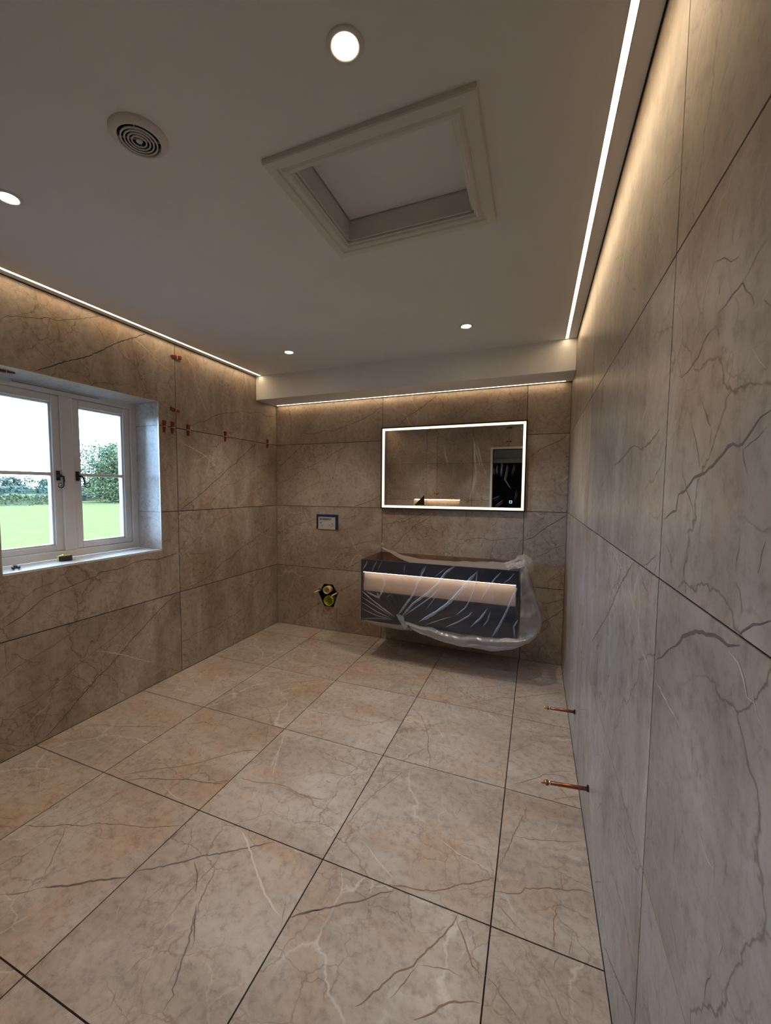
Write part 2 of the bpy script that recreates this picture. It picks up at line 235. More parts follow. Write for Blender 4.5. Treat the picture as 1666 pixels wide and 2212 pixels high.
VEINS = {
 'L': [
  ('d',7,[(-2.139,1.965),(-2.062,2.009),(-1.976,2.062),(-1.884,2.106),(-1.784,2.174),(-1.721,2.223),(-1.676,2.257),(-1.561,2.325),(-1.461,2.388)]),
  ('b',3,[(-2.276,2.169),(-2.248,2.201),(-2.191,2.219),(-2.147,2.231),(-2.1,2.243),(-2.06,2.264),(-2.019,2.264),(-1.949,2.295),(-1.875,2.327),(-1.817,2.358),(-1.735,2.403)]),
  ('b',2,[(-1.832,2.343),(-1.799,2.312),(-1.77,2.284),(-1.742,2.216)]),
  ('b',2.5,[(-1.677,2.236),(-1.624,2.182),(-1.566,2.167),(-1.532,2.113),(-1.485,2.039),(-1.456,1.969)]),
  ('b',2,[(-1.621,2.244),(-1.578,2.174),(-1.545,2.099)]),
  ('w',4,[(-1.561,2.325),(-1.501,2.302),(-1.44,2.268),(-1.362,2.224),(-1.265,2.188)]),
  ('w',3,[(-1.141,2.346),(-1.079,2.291),(-1.034,2.167),(-1.003,2.074),(-0.936,1.959)]),
  ('w',4,[(-2.241,2.043),(-2.221,2.016),(-2.212,1.995)]),
  ('b',2,[(-0.5,2.372),(-0.579,2.274),(-0.644,2.176),(-0.707,2.094)]),
  ('b',2,[(-2.116,2.341),(-2.122,2.28),(-2.111,2.259)]),
  ('b',3,[(-2.019,2.26),(-2.009,2.211),(-2.015,2.147)]),
  ('b',3.5,[(-1.101,1.833),(-1.03,1.87),(-0.956,1.891),(-0.898,1.925),(-0.818,1.966),(-0.724,1.996),(-0.625,2.013),(-0.533,2.044),(-0.449,2.051),(-0.4,2.048),(-0.323,2.069),(-0.256,2.08),(-0.16,2.059),(-0.015,2.081)]),
  ('b',2,[(-0.302,1.791),(-0.367,1.752),(-0.456,1.703)]),
  ('d',4.5,[(-0.308,1.788),(-0.385,1.747),(-0.459,1.693),(-0.531,1.646),(-0.615,1.577),(-0.681,1.551),(-0.746,1.499),(-0.82,1.449),(-0.892,1.406),(-0.95,1.363),(-1.017,1.323),(-1.093,1.275),(-1.165,1.238),(-1.229,1.203)]),
  ('w',4,[(-1.2,1.71),(-1.152,1.688),(-1.071,1.665),(-0.998,1.639),(-0.944,1.615),(-0.888,1.573),(-0.818,1.535),(-0.77,1.503)]),
  ('w',3,[(-0.721,1.478),(-0.657,1.44)]),
  ('w',3,[(-1.034,1.508),(-1.003,1.461),(-0.976,1.429)]),
  ('b',2,[(-0.812,1.782),(-0.741,1.695),(-0.711,1.645),(-0.68,1.604),(-0.641,1.58)]),
  ('b',2.5,[(-0.046,1.635),(-0.15,1.599),(-0.28,1.572),(-0.374,1.528),(-0.449,1.488),(-0.535,1.448),(-0.618,1.41),(-0.71,1.399),(-0.786,1.355),(-0.848,1.304),(-0.896,1.263),(-0.943,1.214)]),
  ('b',2,[(-0.144,1.401),(-0.236,1.376),(-0.316,1.356),(-0.423,1.294),(-0.483,1.252),(-0.512,1.225)]),
  ('b',3,[(-1.231,1.16),(-1.177,1.164),(-1.116,1.185),(-1.085,1.195)]),
  ('b',2,[(-1.232,1.125),(-1.147,1.163)]),
  ('b',2.5,[(-0.703,1.151),(-0.78,1.129),(-0.853,1.107),(-0.924,1.07),(-0.993,1.034),(-1.059,0.983),(-1.133,0.935),(-1.185,0.902),(-1.234,0.87)]),
  ('b',4,[(-0.019,1.04),(-0.126,0.981),(-0.211,0.947),(-0.292,0.93),(-0.386,0.891),(-0.447,0.869),(-0.505,0.852),(-0.577,0.828),(-0.659,0.785),(-0.725,0.763),(-0.789,0.751),(-0.863,0.702),(-0.923,0.67),(-1.003,0.643),(-1.09,0.628),(-1.183,0.612)]),
  ('w',4,[(-0.323,0.963),(-0.244,0.935),(-0.161,0.902),(-0.04,0.873)]),
  ('b',3,[(-0.462,0.861),(-0.418,0.817),(-0.356,0.853),(-0.294,0.841)]),
  ('b',3,[(-0.314,0.593),(-0.393,0.529),(-0.499,0.464),(-0.586,0.407),(-0.642,0.365),(-0.71,0.309)]),
  ('d',3,[(-0.01,0.387),(-0.119,0.305),(-0.172,0.234),(-0.257,0.184),(-0.354,0.14),(-0.448,0.049)]),
  ('b',3,[(-0.005,0.147),(-0.139,0.13),(-0.258,0.081),(-0.34,0.034),(-0.403,0.014)]),
  ('b',3,[(-0.071,0.591),(-0.098,0.522),(-0.168,0.463),(-0.236,0.446)]),
  ('b',3,[(-1.239,0.225),(-1.175,0.219),(-1.112,0.239),(-1.036,0.239),(-0.946,0.244),(-0.875,0.231),(-0.801,0.244),(-0.724,0.258),(-0.644,0.263),(-0.532,0.289)]),
  ('b',3,[(-1.571,0.889),(-1.508,0.882),(-1.45,0.869),(-1.39,0.878),(-1.328,0.884),(-1.243,0.899)]),
  ('b',2.5,[(-1.251,0.647),(-1.289,0.648),(-1.336,0.62),(-1.372,0.606)]),
  ('d',3.5,[(-2.343,0.67),(-2.301,0.686),(-2.249,0.705),(-2.203,0.736),(-2.146,0.775),(-2.079,0.795),(-2,0.811),(-1.934,0.826),(-1.855,0.84),(-1.834,0.861),(-1.782,0.857),(-1.682,0.86),(-1.611,0.88),(-1.512,0.887),(-1.419,0.872),(-1.261,0.89)]),
  ('b',2,[(-1.99,0.928),(-2.015,0.885),(-2.034,0.856)]),
  ('d',4.5,[(-1.262,0.594),(-1.36,0.55),(-1.459,0.494),(-1.553,0.429),(-1.629,0.386),(-1.702,0.328),(-1.759,0.291),(-1.815,0.249),(-1.868,0.23),(-1.92,0.191),(-1.98,0.148),(-2.028,0.112),(-2.074,0.077),(-2.136,0.034),(-2.186,0.011)]),
  ('w',5,[(-1.842,0.375),(-1.747,0.324),(-1.668,0.277),(-1.597,0.228),(-1.51,0.176),(-1.47,0.16)]),
  ('b',2.5,[(-1.924,0.601),(-1.972,0.571),(-2.02,0.537),(-2.065,0.524),(-2.125,0.498),(-2.182,0.483),(-2.237,0.468),(-2.297,0.448),(-2.355,0.409)]),
  ('b',2.5,[(-1.534,0.595),(-1.599,0.533),(-1.673,0.478),(-1.754,0.439),(-1.809,0.415),(-1.893,0.384),(-1.981,0.348),(-2.028,0.318),(-2.074,0.299),(-2.143,0.273),(-2.216,0.243),(-2.284,0.241),(-2.321,0.217),(-2.364,0.205)]),
  ('b',2,[(-1.815,0.249),(-1.796,0.198),(-1.754,0.137),(-1.734,0.073),(-1.689,0.019)]),
  ('b',2,[(-2.325,0.605),(-2.325,0.52),(-2.325,0.443)]),
  ('b',2.5,[(-2.152,0.916),(-2.147,0.861),(-2.153,0.808)]),
  ('b',2,[(-1.92,0.201),(-1.957,0.248),(-2.038,0.317)]),
 ],
 'B': [
  ('b',4,[(1.131,2.1),(1.077,2.082),(1.029,2.046),(0.968,2.016),(0.894,1.987),(0.793,1.958),(0.703,1.934),(0.637,1.909),(0.531,1.92),(0.49,1.904),(0.394,1.89),(0.325,1.906),(0.254,1.891)]),
  ('b',2.5,[(0.531,1.92),(0.571,1.964)]),
  ('b',2,[(0.326,2.145),(0.241,2.169),(0.17,2.119),(0.083,2.137)]),
  ('b',2,[(0.517,2.12),(0.477,2.064),(0.381,1.998)]),
  ('d',3.5,[(0.31,1.795),(0.239,1.74),(0.152,1.675),(0.078,1.614),(0.004,1.574)]),
  ('b',3,[(0.793,1.781),(0.703,1.731),(0.637,1.704),(0.571,1.659),(0.49,1.631),(0.407,1.59),(0.309,1.556),(0.238,1.52),(0.136,1.459),(0.047,1.428),(0.002,1.402)]),
  ('b',2,[(0.703,1.726),(0.664,1.61),(0.638,1.481),(0.598,1.421),(0.591,1.35)]),
  ('b',2,[(0.624,1.457),(0.53,1.433),(0.448,1.421),(0.336,1.373),(0.236,1.323),(0.164,1.26),(0.105,1.221)]),
  ('b',4,[(1.12,1.32),(1.047,1.273),(0.973,1.243),(0.911,1.225),(0.841,1.203)]),
  ('b',3,[(0.447,1.076),(0.363,1.048),(0.249,1.025),(0.162,0.991),(0.088,0.956),(0.005,0.914)]),
  ('b',2.5,[(0.691,1.09),(0.77,1.092),(0.847,1.113),(0.924,1.132)]),
  ('b',3,[(1.124,0.904),(1.038,0.893),(0.95,0.877),(0.887,0.856),(0.797,0.821),(0.718,0.792)]),
  ('b',2,[(0.625,0.937),(0.584,0.881),(0.543,0.842)]),
  ('b',2,[(0.174,0.606),(0.262,0.676),(0.319,0.73),(0.405,0.785),(0.53,0.823)]),
  ('b',2.5,[(0.571,0.612),(0.638,0.678),(0.718,0.756),(0.784,0.767),(0.926,0.764),(1.014,0.729)]),
  ('b',4,[(0.926,0.705),(0.862,0.665),(0.798,0.63),(0.745,0.602)]),
  ('b',3,[(1.124,0.841),(1.075,0.815),(1.039,0.783)]),
  ('b',4,[(0.914,0.527),(0.85,0.479),(0.798,0.444),(0.746,0.42),(0.686,0.384)]),
  ('b',4,[(0.515,0.267),(0.445,0.228),(0.374,0.163),(0.302,0.103),(0.229,0.061),(0.184,0.017)]),
  ('w',3,[(0.14,0.076),(0.2,0.083)]),
  ('b',2.5,[(0.303,0.224),(0.245,0.332),(0.187,0.429)]),
  ('b',2.5,[(0.929,0.236),(0.864,0.222),(0.799,0.172),(0.746,0.153),(0.68,0.132)]),
  ('w',2.5,[(0.584,0.157),(0.529,0.225)]),
  ('b',2,[(0.987,0.147),(0.968,0.073),(0.93,0.031)]),
  ('b',2,[(0.98,1.988),(0.987,1.875)]),
  ('b',3.5,[(1.136,1.04),(1.208,1.064),(1.263,1.081),(1.329,1.079),(1.392,1.112),(1.455,1.139),(1.518,1.162),(1.559,1.186)]),
  ('b',4,[(1.61,1.169),(1.56,1.122),(1.488,1.084),(1.425,1.041),(1.383,0.998),(1.33,0.954),(1.298,0.91),(1.244,0.855),(1.216,0.821)]),
  ('b',2,[(1.488,1.084),(1.435,1.113)]),
  ('b',3,[(2.323,0.984),(2.257,0.986),(2.196,0.973),(2.124,0.96),(2.078,0.952),(2.032,0.969),(1.976,0.971),(1.919,0.959),(1.843,0.93)]),
  ('b',2,[(1.843,0.925),(1.795,0.868),(1.747,0.824),(1.693,0.775)]),
  ('b',2,[(2.137,1.127),(2.102,1.083),(2.039,1.037)]),
  ('d',4.5,[(2.637,1.189),(2.598,1.152),(2.551,1.119),(2.502,1.089),(2.453,1.046),(2.404,0.998),(2.362,0.982),(2.328,0.961)]),
  ('b',2,[(2.453,1.046),(2.48,0.993),(2.524,0.94),(2.558,0.915)]),
  ('b',3,[(2.638,0.956),(2.59,0.935),(2.541,0.918),(2.509,0.884),(2.443,0.852),(2.392,0.83)]),
  ('b',2,[(2.612,0.755),(2.573,0.715),(2.524,0.664),(2.484,0.633)]),
  ('b',4,[(2.64,0.533),(2.588,0.504),(2.539,0.49),(2.48,0.464)]),
  ('b',4,[(2.639,0.455),(2.591,0.403),(2.534,0.359),(2.493,0.325),(2.469,0.284)]),
  ('b',3,[(2.532,0.18),(2.483,0.125),(2.459,0.055),(2.435,0.012)]),
  ('b',3,[(2.345,0.094),(2.373,0.04),(2.426,0.03)]),
  ('b',4,[(1.632,2.169),(1.562,2.121),(1.483,2.073),(1.435,2.038),(1.37,2.01),(1.304,1.951),(1.271,1.913)]),
  ('b',3.5,[(2.623,1.789),(2.562,1.743),(2.486,1.711),(2.422,1.678),(2.351,1.617)]),
  ('b',2,[(1.987,2.009),(2.017,1.955)]),
  ('b',2.5,[(2.479,1.92),(2.532,1.876),(2.597,1.804)]),
  ('b',2,[(1.417,2.155),(1.402,2.11)]),
 ],
 'R': [
  ('d',7,[(-2.551,1.316),(-2.594,1.329),(-2.622,1.334),(-2.629,1.362),(-2.658,1.367),(-2.684,1.38),(-2.699,1.389),(-2.731,1.393),(-2.758,1.401),(-2.782,1.409),(-2.804,1.418),(-2.816,1.425),(-2.831,1.427),(-2.855,1.424),(-2.873,1.435),(-2.894,1.449),(-2.916,1.453)]),
  ('b',3,[(-2.861,1.418),(-2.891,1.427),(-2.911,1.437)]),
  ('b',3,[(-1.366,1.226),(-1.482,1.278),(-1.61,1.314),(-1.712,1.378),(-1.779,1.398),(-1.914,1.425)]),
  ('b',5,[(-1.951,1.447),(-2.075,1.453),(-2.137,1.465),(-2.246,1.483),(-2.344,1.465),(-2.41,1.471),(-2.467,1.482),(-2.492,1.492)]),
  ('b',3.5,[(-2.585,1.566),(-2.624,1.563),(-2.659,1.567),(-2.684,1.572),(-2.705,1.589),(-2.732,1.597),(-2.753,1.595)]),
  ('b',4,[(-2.752,1.599),(-2.766,1.573)]),
  ('d',4,[(-2.312,1.193),(-2.251,1.156),(-2.182,1.115),(-2.116,1.066),(-2.02,0.992),(-1.89,0.91),(-1.657,0.77)]),
  ('b',4,[(-2.408,1.202),(-2.462,1.218),(-2.514,1.242),(-2.536,1.241)]),
  ('d',9,[(-2.637,1.098),(-2.679,1.123),(-2.691,1.137),(-2.746,1.163),(-2.784,1.17),(-2.813,1.179),(-2.836,1.18),(-2.853,1.179),(-2.883,1.19)]),
  ('d',9,[(-2.878,1.2),(-2.898,1.215),(-2.925,1.228),(-2.945,1.238)]),
  ('w',4,[(-2.021,1.186),(-2.148,1.162),(-2.255,1.138),(-2.333,1.1),(-2.385,1.079),(-2.433,1.051)]),
  ('b',3,[(-2.625,1.514),(-2.614,1.488),(-2.61,1.469)]),
  ('b',3.5,[(-2.694,1.529),(-2.701,1.543)]),
  ('b',4,[(-2.713,1.503),(-2.728,1.486),(-2.754,1.459),(-2.761,1.478)]),
  ('b',3,[(-2.581,1.54),(-2.559,1.518),(-2.555,1.492)]),
  ('b',4,[(-2.674,1.475),(-2.699,1.445),(-2.721,1.403)]),
  ('b',4,[(-2.759,1.458),(-2.753,1.428)]),
  ('b',3,[(-2.646,1.397),(-2.673,1.366),(-2.703,1.341),(-2.709,1.31)]),
  ('b',3.5,[(-2.74,1.356),(-2.741,1.334),(-2.737,1.304)]),
  ('b',4,[(-2.857,1.422),(-2.863,1.403),(-2.873,1.389)]),
  ('b',4,[(-2.848,1.393),(-2.852,1.376)]),
  ('b',4,[(-2.878,1.325),(-2.885,1.304)]),
  ('b',4,[(-2.865,1.317),(-2.86,1.271)]),
  ('b',3,[(-2.925,1.317),(-2.918,1.304),(-2.912,1.279)]),
  ('b',3,[(-2.559,1.275),(-2.598,1.259),(-2.621,1.231),(-2.611,1.239)]),
  ('b',3,[(-2.844,1.269),(-2.851,1.249)]),
  ('b',3,[(-2.862,1.259),(-2.874,1.253),(-2.885,1.228)]),
  ('b',2.5,[(-2.828,1.528),(-2.836,1.486)]),
  ('b',2.5,[(-2.836,1.486),(-2.822,1.473)]),
  ('b',3.5,[(-2.896,1.483),(-2.908,1.463)]),
  ('b',2.5,[(-2.858,1.491),(-2.873,1.485),(-2.881,1.477)]),
  ('b',2.5,[(-2.672,1.25),(-2.692,1.216),(-2.699,1.173)]),
  ('b',2.5,[(-2.238,1.13),(-2.212,1.077),(-2.227,1.014)]),
  ('w',3,[(-2.859,1.536),(-2.874,1.523),(-2.9,1.5)]),
  ('b',2,[(-0.187,0.833),(-0.725,1.012),(-0.995,1.128),(-1.16,1.186)]),
  ('b',3.5,[(-2.745,1.613),(-2.779,1.613),(-2.8,1.619),(-2.828,1.621),(-2.853,1.596),(-2.862,1.582)]),
  ('b',3,[(-2.727,1.692),(-2.764,1.682),(-2.789,1.664),(-2.811,1.659),(-2.822,1.663)]),
  ('b',2.5,[(-2.828,1.621),(-2.858,1.636),(-2.889,1.643)]),
  ('b',4,[(-2.741,1.701),(-2.742,1.732),(-2.754,1.746)]),
  ('b',4,[(-2.724,1.678),(-2.718,1.699)]),
  ('b',3,[(-2.224,2.024),(-2.179,2.005),(-2.084,2.023),(-2.046,2.014)]),
  ('b',3,[(-2.606,1.794),(-2.624,1.713)]),
  ('b',3,[(-2.566,2.074),(-2.587,2.071)]),
  ('b',2.5,[(-2.576,2.013),(-2.573,1.987)]),
  ('b',2.5,[(-2.544,2.198),(-2.565,2.161)]),
  ('b',2.5,[(-2.342,1.929),(-2.422,1.824)]),
  ('b',3,[(-2.54,1.955),(-2.442,1.994),(-2.374,2.009)]),
  ('b',3,[(-2.74,1.868),(-2.743,1.88)]),
  ('b',2.5,[(-2.474,2.131),(-2.365,2.054)]),
  ('b',3,[(-2.891,1.565),(-2.886,1.576),(-2.901,1.563)]),
  ('b',3,[(-2.839,1.697),(-2.848,1.71)]),
  ('d',6,[(-2.552,1.043),(-2.6,1.072),(-2.618,1.086),(-2.65,1.102)]),
  ('w',6,[(-2.426,1.021),(-2.489,1.011),(-2.534,0.991)]),
  ('w',5,[(-2.556,1.005),(-2.614,0.999),(-2.673,0.998),(-2.709,0.994)]),
  ('w',7,[(-2.856,1.173),(-2.884,1.169),(-2.898,1.157),(-2.909,1.14),(-2.928,1.142)]),
  ('w',6,[(-2.918,1.158),(-2.933,1.131),(-2.951,1.123)]),
  ('w',6,[(-2.798,0.899),(-2.825,0.887),(-2.854,0.888),(-2.856,0.876)]),
  ('w',4,[(-2.58,0.699),(-2.619,0.689),(-2.655,0.676),(-2.677,0.667)]),
  ('b',2.5,[(-2.706,0.839),(-2.71,0.793),(-2.708,0.759)]),
  ('b',2.5,[(-2.868,0.764),(-2.854,0.727),(-2.856,0.696)]),
  ('w',3,[(-2.566,0.578),(-2.608,0.564),(-2.634,0.524)]),
  ('w',5,[(-2.696,0.673),(-2.734,0.665),(-2.754,0.645)]),
  ('w',5,[(-2.873,0.834),(-2.89,0.821),(-2.883,0.8)]),
  ('b',2.5,[(-1.353,0.335),(-1.566,0.44),(-1.756,0.473),(-1.919,0.478),(-2.061,0.514),(-2.132,0.492),(-2.238,0.523),(-2.308,0.538)]),
  ('b',2,[(-2.138,0.528),(-2.236,0.601)]),
  ('b',2,[(-2.306,0.547),(-2.359,0.601)]),
  ('b',2,[(-1.886,0.445),(-1.992,0.499)]),
  ('b',2,[(-2.061,0.395),(-1.94,0.278)]),
  ('b',2.5,[(-2.12,0.197),(-2.258,0.251),(-2.329,0.275)]),
  ('d',5,[(-2.169,0.034),(-2.295,0.114),(-2.4,0.177),(-2.484,0.238),(-2.538,0.262)]),
  ('b',2.5,[(-1.973,0.045),(-2.096,0.16)]),
  ('w',4,[(-2.332,0.534),(-2.413,0.54),(-2.481,0.554)]),
  ('b',2,[(-2.511,0.308),(-2.539,0.295),(-2.555,0.293)]),
  ('b',2.5,[(-2.752,1.01),(-2.763,0.965)]),
  ('b',2.5,[(-2.561,0.569),(-2.581,0.603)]),
 ],
 'F': [
  ('d',7,[(1.52,-2.222),(1.482,-2.25),(1.448,-2.277),(1.398,-2.316),(1.359,-2.346),(1.317,-2.37),(1.286,-2.397),(1.253,-2.428),(1.217,-2.456),(1.187,-2.481),(1.135,-2.517)]),
  ('d',9,[(1.131,-2.541),(1.096,-2.562),(1.05,-2.587),(1.01,-2.614),(0.977,-2.639),(0.933,-2.663),(0.89,-2.687)]),
  ('b',4,[(0.89,-2.687),(0.867,-2.71),(0.84,-2.73),(0.792,-2.756)]),
  ('w',8,[(1.358,-2.229),(1.4,-2.251),(1.46,-2.292),(1.509,-2.332),(1.565,-2.373),(1.617,-2.411),(1.655,-2.43),(1.696,-2.446)]),
  ('b',2.5,[(1.364,-2.351),(1.372,-2.399),(1.367,-2.441),(1.369,-2.479),(1.365,-2.517),(1.371,-2.563),(1.372,-2.602)]),
  ('b',4,[(1.392,-2.407),(1.411,-2.469),(1.427,-2.52),(1.444,-2.546)]),
  ('d',4,[(1.434,-2.544),(1.471,-2.592),(1.491,-2.63),(1.507,-2.667),(1.527,-2.7),(1.536,-2.725),(1.552,-2.733),(1.549,-2.752),(1.554,-2.772)]),
  ('b',2,[(1.393,-2.666),(1.396,-2.698),(1.391,-2.732),(1.392,-2.757)]),
  ('d',4,[(1.395,-2.782),(1.408,-2.798),(1.417,-2.816)]),
  ('b',2,[(1.417,-2.816),(1.408,-2.829),(1.397,-2.842),(1.385,-2.86)]),
  ('d',5,[(1.295,-2.406),(1.351,-2.448),(1.388,-2.493)]),
  ('b',3.5,[(0.53,-2.557),(0.598,-2.531),(0.66,-2.502),(0.705,-2.477),(0.756,-2.464),(0.792,-2.433),(0.848,-2.414),(0.908,-2.391),(0.958,-2.378),(1.008,-2.365),(1.067,-2.332),(1.128,-2.301)]),
  ('b',3,[(0.395,-2.564),(0.436,-2.557),(0.477,-2.547)]),
  ('d',4,[(0.674,-2.215),(0.732,-2.179),(0.797,-2.149),(0.87,-2.125),(0.934,-2.093),(0.986,-2.086),(1.035,-2.075),(1.132,-2.044)]),
  ('b',4.5,[(0.638,-2.188),(0.677,-2.156),(0.722,-2.118),(0.777,-2.076),(0.838,-2.038),(0.886,-1.999),(0.927,-1.95),(0.962,-1.905),(1.004,-1.853),(1.049,-1.817),(1.122,-1.782)]),
  ('b',3,[(0.542,-2.176),(0.609,-2.185),(0.638,-2.188)]),
  ('b',2.5,[(0.766,-2.089),(0.799,-2.112),(0.834,-2.126)]),
  ('b',3,[(1.14,-1.993),(1.197,-1.986),(1.251,-1.983),(1.303,-1.965),(1.35,-1.955),(1.402,-1.953),(1.474,-1.969),(1.549,-1.962),(1.589,-1.951)]),
  ('b',3,[(0.699,-2.488),(0.755,-2.544),(0.8,-2.598),(0.85,-2.652)]),
  ('b',2.5,[(1.161,-2.292),(1.208,-2.333),(1.231,-2.38),(1.253,-2.415)]),
  ('b',2.5,[(0.747,-2.212),(0.727,-2.292),(0.719,-2.357),(0.693,-2.415),(0.668,-2.47)]),
  ('b',2,[(0.8,-2.43),(0.85,-2.445),(0.893,-2.486)]),
  ('b',2,[(1.008,-2.365),(1.007,-2.408)]),
  ('d',5,[(1.421,-2.522),(1.487,-2.597),(1.507,-2.623)]),
  ('b',2.5,[(1.516,-2.729),(1.507,-2.688),(1.499,-2.66)]),
  ('b',2,[(1.512,-2.643),(1.55,-2.67)]),
  ('b',2,[(1.678,-2.385),(1.7,-2.431),(1.722,-2.479)]),
  ('d',4,[(1.734,-2.437),(1.762,-2.412),(1.786,-2.392),(1.815,-2.371)]),
  ('w',3,[(1.214,-2.65),(1.188,-2.62)]),
  ('w',4,[(0.886,-2.173),(0.975,-2.199),(1.025,-2.203)]),
  ('b',4,[(1.628,-2.212),(1.674,-2.211),(1.718,-2.201)]),
  ('w',3,[(1.197,-1.715),(1.242,-1.815),(1.291,-1.917)]),
  ('b',3,[(1.774,-2.56),(1.774,-2.58)]),
  ('b',2.5,[(1.213,-2.034),(1.263,-2.013),(1.284,-2.068)]),
  ('b',4.5,[(1.98,-2.214),(2.027,-2.198),(2.081,-2.19),(2.125,-2.177),(2.166,-2.153),(2.207,-2.118),(2.255,-2.09),(2.285,-2.066),(2.321,-2.042)]),
  ('d',5,[(1.729,-2.437),(1.759,-2.41),(1.795,-2.385),(1.842,-2.352),(1.89,-2.318),(1.928,-2.291),(1.967,-2.249),(2.008,-2.225)]),
  ('b',4.5,[(2.224,-2.217),(2.212,-2.258),(2.191,-2.303),(2.165,-2.346),(2.144,-2.38),(2.13,-2.413),(2.093,-2.444),(2.07,-2.479),(2.039,-2.53),(2.013,-2.564)]),
  ('b',4,[(2.213,-2.225),(2.238,-2.265),(2.262,-2.303),(2.285,-2.348),(2.308,-2.359),(2.319,-2.379)]),
  ('b',5,[(2.317,-2.429),(2.283,-2.439),(2.24,-2.459),(2.218,-2.478),(2.198,-2.504),(2.163,-2.531)]),
  ('b',3,[(2.14,-2.409),(2.117,-2.464),(2.093,-2.512)]),
  ('b',2.5,[(2.151,-2.404),(2.183,-2.396),(2.225,-2.383),(2.253,-2.387)]),
  ('b',4,[(2.321,-2.356),(2.346,-2.368),(2.374,-2.394),(2.394,-2.408),(2.419,-2.423)]),
  ('b',3.5,[(2.324,-2.095),(2.377,-2.08),(2.407,-2.066),(2.419,-2.04),(2.462,-2.027),(2.499,-2.006),(2.548,-1.996),(2.598,-1.972),(2.636,-1.97)]),
  ('b',3,[(2.327,-2.129),(2.357,-2.151),(2.394,-2.181),(2.423,-2.2)]),
  ('b',2.5,[(2.522,-2.047),(2.507,-2.133),(2.507,-2.216)]),
  ('b',2.5,[(2.517,-2.217),(2.502,-2.267)]),
  ('b',2.5,[(2.546,-2.216),(2.555,-2.15)]),
  ('b',3,[(2.41,-1.693),(2.377,-1.804),(2.359,-1.889),(2.332,-1.989)]),
  ('b',2.5,[(2.363,-1.83),(2.428,-1.822),(2.491,-1.8),(2.554,-1.783),(2.618,-1.751)]),
  ('b',3,[(2.54,-1.926),(2.536,-1.998)]),
  ('b',3.5,[(1.734,-1.063),(1.816,-1.136),(1.863,-1.227),(1.906,-1.33),(1.926,-1.432),(1.955,-1.488),(1.968,-1.563)]),
  ('b',2.5,[(2.4,-1.614),(2.417,-1.655),(2.408,-1.738)]),
  ('b',3.5,[(2.516,-1.567),(2.552,-1.537),(2.601,-1.508),(2.641,-1.489)]),
  ('b',2.5,[(2.351,-1.531),(2.414,-1.476),(2.473,-1.423),(2.499,-1.389),(2.568,-1.375),(2.634,-1.383)]),
  ('b',2,[(2.491,-1.386),(2.553,-1.344),(2.636,-1.312)]),
  ('b',2.5,[(2.322,-1.052),(2.384,-1.046),(2.446,-1.04),(2.526,-1.046),(2.636,-1.009)]),
  ('b',2,[(2.325,-1.297),(2.408,-1.191),(2.496,-1.078)]),
  ('b',4,[(2.009,-0.907),(2.075,-0.853),(2.163,-0.775),(2.242,-0.706),(2.314,-0.689),(2.396,-0.626),(2.48,-0.565),(2.565,-0.505),(2.637,-0.46)]),
  ('b',2.5,[(2.339,-0.713),(2.411,-0.81),(2.456,-0.862),(2.498,-0.912)]),
  ('w',2.5,[(2.408,-0.621),(2.491,-0.688),(2.536,-0.707)]),
  ('b',3,[(1.132,-0.58),(1.21,-0.526),(1.311,-0.442),(1.403,-0.422)]),
  ('b',3,[(1.195,-0.794),(1.297,-0.74),(1.433,-0.692),(1.549,-0.631),(1.645,-0.601),(1.777,-0.543)]),
  ('b',2.5,[(1.529,-0.921),(1.571,-0.749),(1.61,-0.633)]),
  ('b',2.5,[(1.873,-0.729),(1.995,-0.661),(2.119,-0.608),(2.229,-0.53)]),
  ('b',3,[(1.722,-1.698),(1.783,-1.672),(1.855,-1.649),(1.835,-1.709),(1.794,-1.808),(1.763,-1.897),(1.75,-1.973),(1.743,-2.052)]),
  ('b',2.5,[(1.844,-1.646),(1.915,-1.586),(1.992,-1.583),(2.039,-1.578)]),
  ('w',4,[(1.843,-2.089),(1.89,-2.124),(1.94,-2.155),(1.996,-2.188)]),
  ('w',3,[(2.104,-1.959),(2.178,-1.994),(2.237,-2.004),(2.314,-2.021)]),
  ('w',3,[(1.81,-2.227),(1.853,-2.316)]),
  ('b',2,[(2.143,-1.592),(2.189,-1.666),(2.256,-1.663)]),
  ('b',2.5,[(2.158,-1.741),(2.146,-1.816)]),
  ('b',2,[(1.151,-1.338),(1.245,-1.334),(1.327,-1.311),(1.421,-1.317),(1.508,-1.314),(1.607,-1.315)]),
  ('b',2,[(1.356,-1.967),(1.416,-1.962),(1.479,-1.98),(1.54,-1.967),(1.609,-1.95)]),
  ('b',2,[(1.838,-1.901),(1.848,-1.997)]),
  ('b',2.5,[(2.024,-1.459),(1.986,-1.555)]),
  ('w',3,[(2.545,-1.68),(2.506,-1.769)]),
  ('b',3,[(2.561,-2.333),(2.539,-2.32),(2.515,-2.311)]),
  ('b',3,[(0.048,-1.255),(0.113,-1.212),(0.168,-1.157),(0.231,-1.109),(0.306,-1.059),(0.391,-1.003),(0.502,-0.961)]),
  ('b',3.5,[(0.597,-0.933),(0.658,-0.893),(0.739,-0.845),(0.831,-0.813),(0.897,-0.757),(0.976,-0.723),(1.049,-0.702),(1.12,-0.688)]),
  ('b',3,[(0.568,-1.097),(0.651,-1.061),(0.738,-1.048),(0.808,-1.011),(0.895,-0.98),(0.975,-0.939)]),
  ('b',4.5,[(0.553,-1.36),(0.613,-1.334),(0.658,-1.305),(0.703,-1.244),(0.74,-1.184),(0.809,-1.117),(0.874,-1.059),(0.941,-1.019),(1.02,-0.958)]),
  ('b',3,[(0.651,-1.567),(0.65,-1.511),(0.684,-1.46),(0.71,-1.411)]),
  ('b',3,[(0.562,-1.436),(0.619,-1.506),(0.651,-1.567)]),
